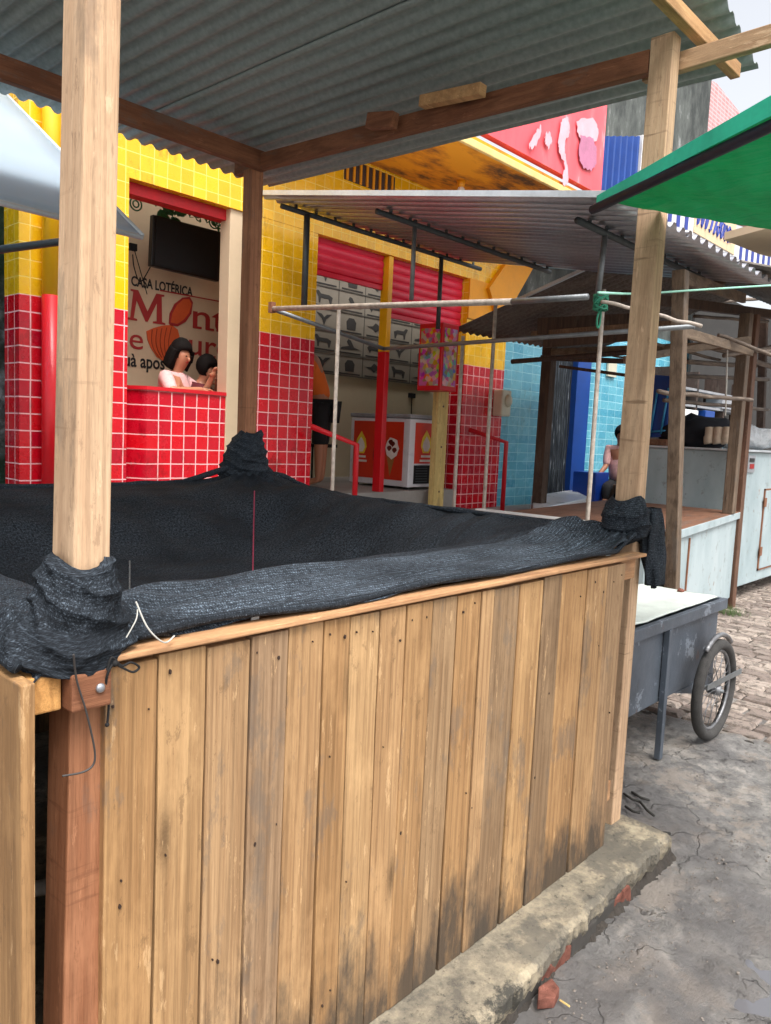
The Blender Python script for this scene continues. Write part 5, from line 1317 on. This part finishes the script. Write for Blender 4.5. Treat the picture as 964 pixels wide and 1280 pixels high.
s0 = atZ(668, 640, .90); 
tag(MB().prism([atZ(668, 637, .93), atZ(664, 620, .93), atZ(716, 612, .93), atZ(738, 622, .93)], (0, 0, -.17)).build('door_step', 'marble', bevel=.01), 'white marble slab step in front of the dark grille door', 'step')
tag(MB().box(atY(760, 470, 5.56), Vector(atY(772, 450, 5.56))+Vector((0, .03, 0))).build('wall_switch', 'box_white'), 'small pale switch box high on the blue tiles', 'switch')
e1 = atY(742, 600, 5.2)
tag(box('crate', (e1.x-.22, 5.05, .765), (e1.x+.16, 5.4, 1.22), 'blue_plastic', None, .01), 'dark blue plastic crate standing on the sidewalk beside the seated person', 'crate')
ps = atY(765, 560, 4.95)
make_person(.765, (ps.x+.26, 4.95, 1.76), .98, (-.9, -.4, 0), .03, (((-.06, -.02, -.25), (-.16, .0, -.12)), ((-.06, -.02, -.25), (-.16, .02, -.12))), (((-.40, -.12, .0), (-.02, 0, -.4)), ((-.40, -.12, .0), (-.02, 0, -.4))),
            'seated person in a pink top half hidden behind the near wooden post', 'shirt_pink', 'cloth_black', False, .15, 1)
tag(MB().box((ps.x+.09, 4.75, .765), (ps.x+.47, 5.15, 1.06)).build('stool', 'dark_wood_z', bevel=.008), 'low dark stool under the seated person', 'stool')

# ================================================================== BACKGROUND ABOVE
a, b = atY(750, 245, 5.0), atY(795, 170, 5.0)
bm_ = thing('metal_box_sign', (a.x, 5.0, 4.3), 'bright blue ribbed metal cladding right of the faded red sign', 'cladding')
xr = atY(798, 200, 5.0).x
m = corr((a.x, 5.0, 4.0), (xr, 5.0, 4.0), (xr, 5.0, atY(796, 168, 5.0).z), (a.x, 5.0, atY(757, 172, 5.0).z), .16, .045, 8, 2, 2)
m.build('front_sheet', 'blue_paint', bm_, solid=.004)
MB().box((xr, 4.96, 4.0), (xr+.06, 5.06, atY(796, 166, 5.0).z)).build('white_edge', 'white_paint', bm_)
MB().box((xr+.06, 5.0, 4.0), (xr+.45, 5.06, atY(810, 176, 5.0).z)).build('side_sheet', 'blue_paint', bm_)
a, b = atY(760, 60, 7.5), atY(886, 240, 7.5)
dw = MB().box((atY(755, 150, 7.5).x, 7.5, 3), (atY(884, 170, 7.5).x, 7.8, 14)).build('tall_wall', 'dark_render'); tag(dw, 'tall dark weathered party wall rising behind the blue cladding', 'wall')
A = [atY(880, 260, 9.5), atY(888, 100, 9.5), atY(896, 104, 9.5), atY(940, 160, 9.5), atY(1000, 240, 9.5), atY(1000, 300, 9.5)]
tag(MB().prism(A, (0, .4, 0)).build('brick_gable', 'pink_brick'), 'pink brick gable with sloping top against the white sky', 'wall')
# signboard behind the canopy edge
sg = thing('striped_signboard', atY(895, 280, 3.2), 'white and blue striped signboard with a beige lettered panel under the green tarp', 'sign')
a, b = atY(800, 262, 5.0), atY(950, 296, 5.0)
zb_, zt_ = 3.55, 4.6
zz = lambda px, py: atY(px, py, 5.0).z
x_a, x_b = atY(835, 270, 5.0).x, atY(945, 290, 5.0).x
box('board', (x_a-1, 5.0, zz(940, 302)-.5), (x_b+1.5, 5.05, zz(850, 240)), 'white_paint', sg)
m = MB(); x = x_a-.9
while x < x_b+1.4:
    if not (atY(868, 270, 5.0).x-.05 < x < atY(920, 280, 5.0).x): m.box((x, 4.99, zz(940, 302)-.5), (x+.12, 4.998, zz(850, 240)))
    x += .3
m.build('stripe', 'sign_blue', sg)
u0, u1 = atY(868, 270, 5.0).x, atY(920, 280, 5.0).x
pn = box('beige_panel', (u0, 4.985, zz(940, 302)-.4), (u1, 4.998, zz(880, 255)), 'sign_beige', sg)
m = MB()
for k in range(9):
    x = u0+.15+k*(u1-u0-.3)/9; z = zz(890, 282); m.tube([Vector((x+.07*math.cos(t*.7+k), 4.98, z+.13*math.sin(t*.9+k*1.3))) for t in range(8)], .02, 5)
m.build('worn_lettering', 'sign_blue', pn)
q = [atZ(905, 300, 3.3), atZ(964, 284, 3.3), atZ(1050, 290, 3.3), atZ(1000, 330, 3.3), atZ(950, 318, 3.3)]
tag(MB().prism(q, (0, 0, .06)).build('far_awning', 'beige_wall'), 'beige flat awning under the green tarp at the right edge', 'awning')
# green tarp, close above the street side
gt = thing('green_tarp', (2.8, .9, 2.5), 'bright green tarpaulin stretched overhead at the right edge', 'tarpaulin')
T0 = atZ(747, 249, 2.5); T1 = atZ(1010, 112, 2.5); T2 = atZ(1010, 292, 2.5)
n = 90; vs = []; m = MB()
for j in range(n+1):
    for i in range(n+1):
        u, v = i/n, j/n; e1_ = T0.lerp(T1+(T1-T0)*1.0, u); e2_ = T0.lerp(T2+(T2-T0)*1.0, u); p = e1_.lerp(e2_, v)
        p.z += -.035*math.sin(v*math.pi)*min(1, u*2)+.012*noise.noise(Vector((p.x*3+p.y*6, p.y*2, 1)))+.005*noise.noise(p*14); vs.append(p)
m.add(vs, [(j*(n+1)+i, j*(n+1)+i+1, (j+1)*(n+1)+i+1, (j+1)*(n+1)+i) for j in range(n) for i in range(n)])
m.build('sheet', 'green_tarp', gt, smooth=True, solid=.002)
dd = (T1-T0)
nrm_ = Vector((0, 0, 1)).cross(dd).normalized(); 
if nrm_.dot(T2-T0) > 0: nrm_ = -nrm_
m = MB(); m.prism([T0+Vector((0, 0, -.02)), T0+dd*2+Vector((0, 0, -.02)), T0+dd*2+Vector((0, 0, .06)), T0+Vector((0, 0, .012))], nrm_*.004)
m.build('hem', 'tarp_edge_lit', gt)  # hem brighter than the sheet: sky light on the edge painted in
MB().tube([T0+(T0-T1)*.03-Vector((0, 0, .03)), T0+dd*2-nrm_*.05-Vector((0, 0, .035))], .017, 10).build('edge_pole', 'pole_navy', gt, smooth=True)

# ================================================================== CART
ct = thing('hand_cart', (4.1, 1.8, 0), 'grey steel hand cart with bicycle wheel and white lid beside the plank stall', 'cart')
x0, x1, ya, yb = 3.30, 4.63, 1.56, 2.02
box('body', (x0, ya, .30), (x1-.02, yb, .70), 'cart_steel', ct, .006)
MB().prism([(x0+.75, ya-.002, .30), (x1-.02, ya-.002, .30), (x1-.02, ya-.002, .22), (x0+1.1, ya-.002, .22)], (0, .4, 0)).build('belly_plate', 'cart_steel', ct)
m = MB()
m.box((x0, ya-.035, .69), (x1+.02, ya-.003, .75)).box((x1-.012, ya-.0, .69), (x1+.02, yb, .75)).box((x0, yb+.001, .69), (x1+.02, yb+.03, .75))
m.build('rim', 'cart_steel', ct, bevel=.004)
m = MB(); n = 24; vs = []
for j in range(n+1):
    for i in range(n+1):
        u, v = i/n, j/n; vs.append((x0+.03+(x1-x0-.06)*u+.01*noise.noise(Vector((v*8, 1, 0))), ya+.01+(yb-ya)*v+.01*noise.noise(Vector((u*10, 2, 0))), .757+.006*noise.noise(Vector((u*6, v*4, 0)))))
m.add(vs, [(j*(n+1)+i, j*(n+1)+i+1, (j+1)*(n+1)+i+1, (j+1)*(n+1)+i) for j in range(n) for i in range(n)])
m.build('lid_sheet', 'cart_lid', ct, smooth=True, solid=.006)
lgx = 3.85
for x, y in ((lgx, ya-.02), (lgx, yb+.01), (3.36, ya-.02)): MB().box((x-.02, y-.016, .0), (x+.018, y+.016, .69)).build('leg', 'cart_steel', ct, bevel=.003)
wx, wy, wz, wr = 4.36, ya-.10, .28, .275
def wheel(y, vis=True):
    wl = MB()
    pts = [Vector((wx+wr*.93*math.cos(t), y, wz+wr*.93*math.sin(t))) for t in [2*math.pi*k/48 for k in range(49)]]
    tyre = wl.tube(pts, .030, 10, cap=False).build('wheel', 'rubber', ct, smooth=True)
    MB().tube([Vector((wx+wr*.80*math.cos(t), y, wz+wr*.80*math.sin(t))) for t in [2*math.pi*k/48 for k in range(49)]], .010, 8, cap=False).build('rim', 'spoke_steel', tyre, smooth=True)
    MB().tube([(wx, y-.035, wz), (wx, y+.035, wz)], .028, 12).build('hub', 'spoke_steel', tyre, smooth=True)
    m = MB()
    for k in range(20):
        a_ = 2*math.pi*k/20; b_ = a_+(.5 if k % 2 else -.5); s_ = .02 if k % 2 else -.02
        m.tube([(wx+.025*math.cos(b_), y+s_, wz+.025*math.sin(b_)), (wx+wr*.8*math.cos(a_), y, wz+wr*.8*math.sin(a_))], .0022, 5)
    m.build('spokes', 'spoke_steel', tyre, smooth=True)
wheel(ya-.10); wheel(yb+.12)
MB().tube([(wx, ya-.15, wz), (wx, yb+.17, wz)], .011, 8).build('axle', 'steel', ct, smooth=True)
MB().bar((4.14, ya-.135, .345), (4.63, ya-.15, .345), .006, .03).build('wheel_bracket', 'steel', ct)
m = MB(); m.tube([Vector((wx+.31*math.cos(t), ya-.10, wz+.31*math.sin(t))) for t in [math.pi*(.28+.42*k/12) for k in range(13)]], .014, 8); m.build('mudguard', 'spoke_steel', ct, smooth=True)
tag(MB().ball(atZ(851, 738, .765), (.03, .02, .012), 8, 6, lambda d: rnd.uniform(-.2, .2)).build('red_scrap', 'brick_red', smooth=True), 'small reddish scrap lying on the white cart lid', 'scrap')
# tuft of weeds between cobbles
m = MB(); c = atZ(912, 768, 0)
for i in range(160):
    p = c+Vector((rnd.gauss(0, .07), rnd.gauss(0, .07), 0)); h = rnd.uniform(.04, .11); d = Vector((rnd.uniform(-.04, .04), rnd.uniform(-.04, .04), h))
    m.add([p-Vector((.005, .003, 0)), p+Vector((.005, -.003, 0)), p+d], [(0, 1, 2)])
tag(m.build('weeds', 'grass'), 'small tuft of green weeds at the foot of the brown post', 'weeds', kind='stuff')
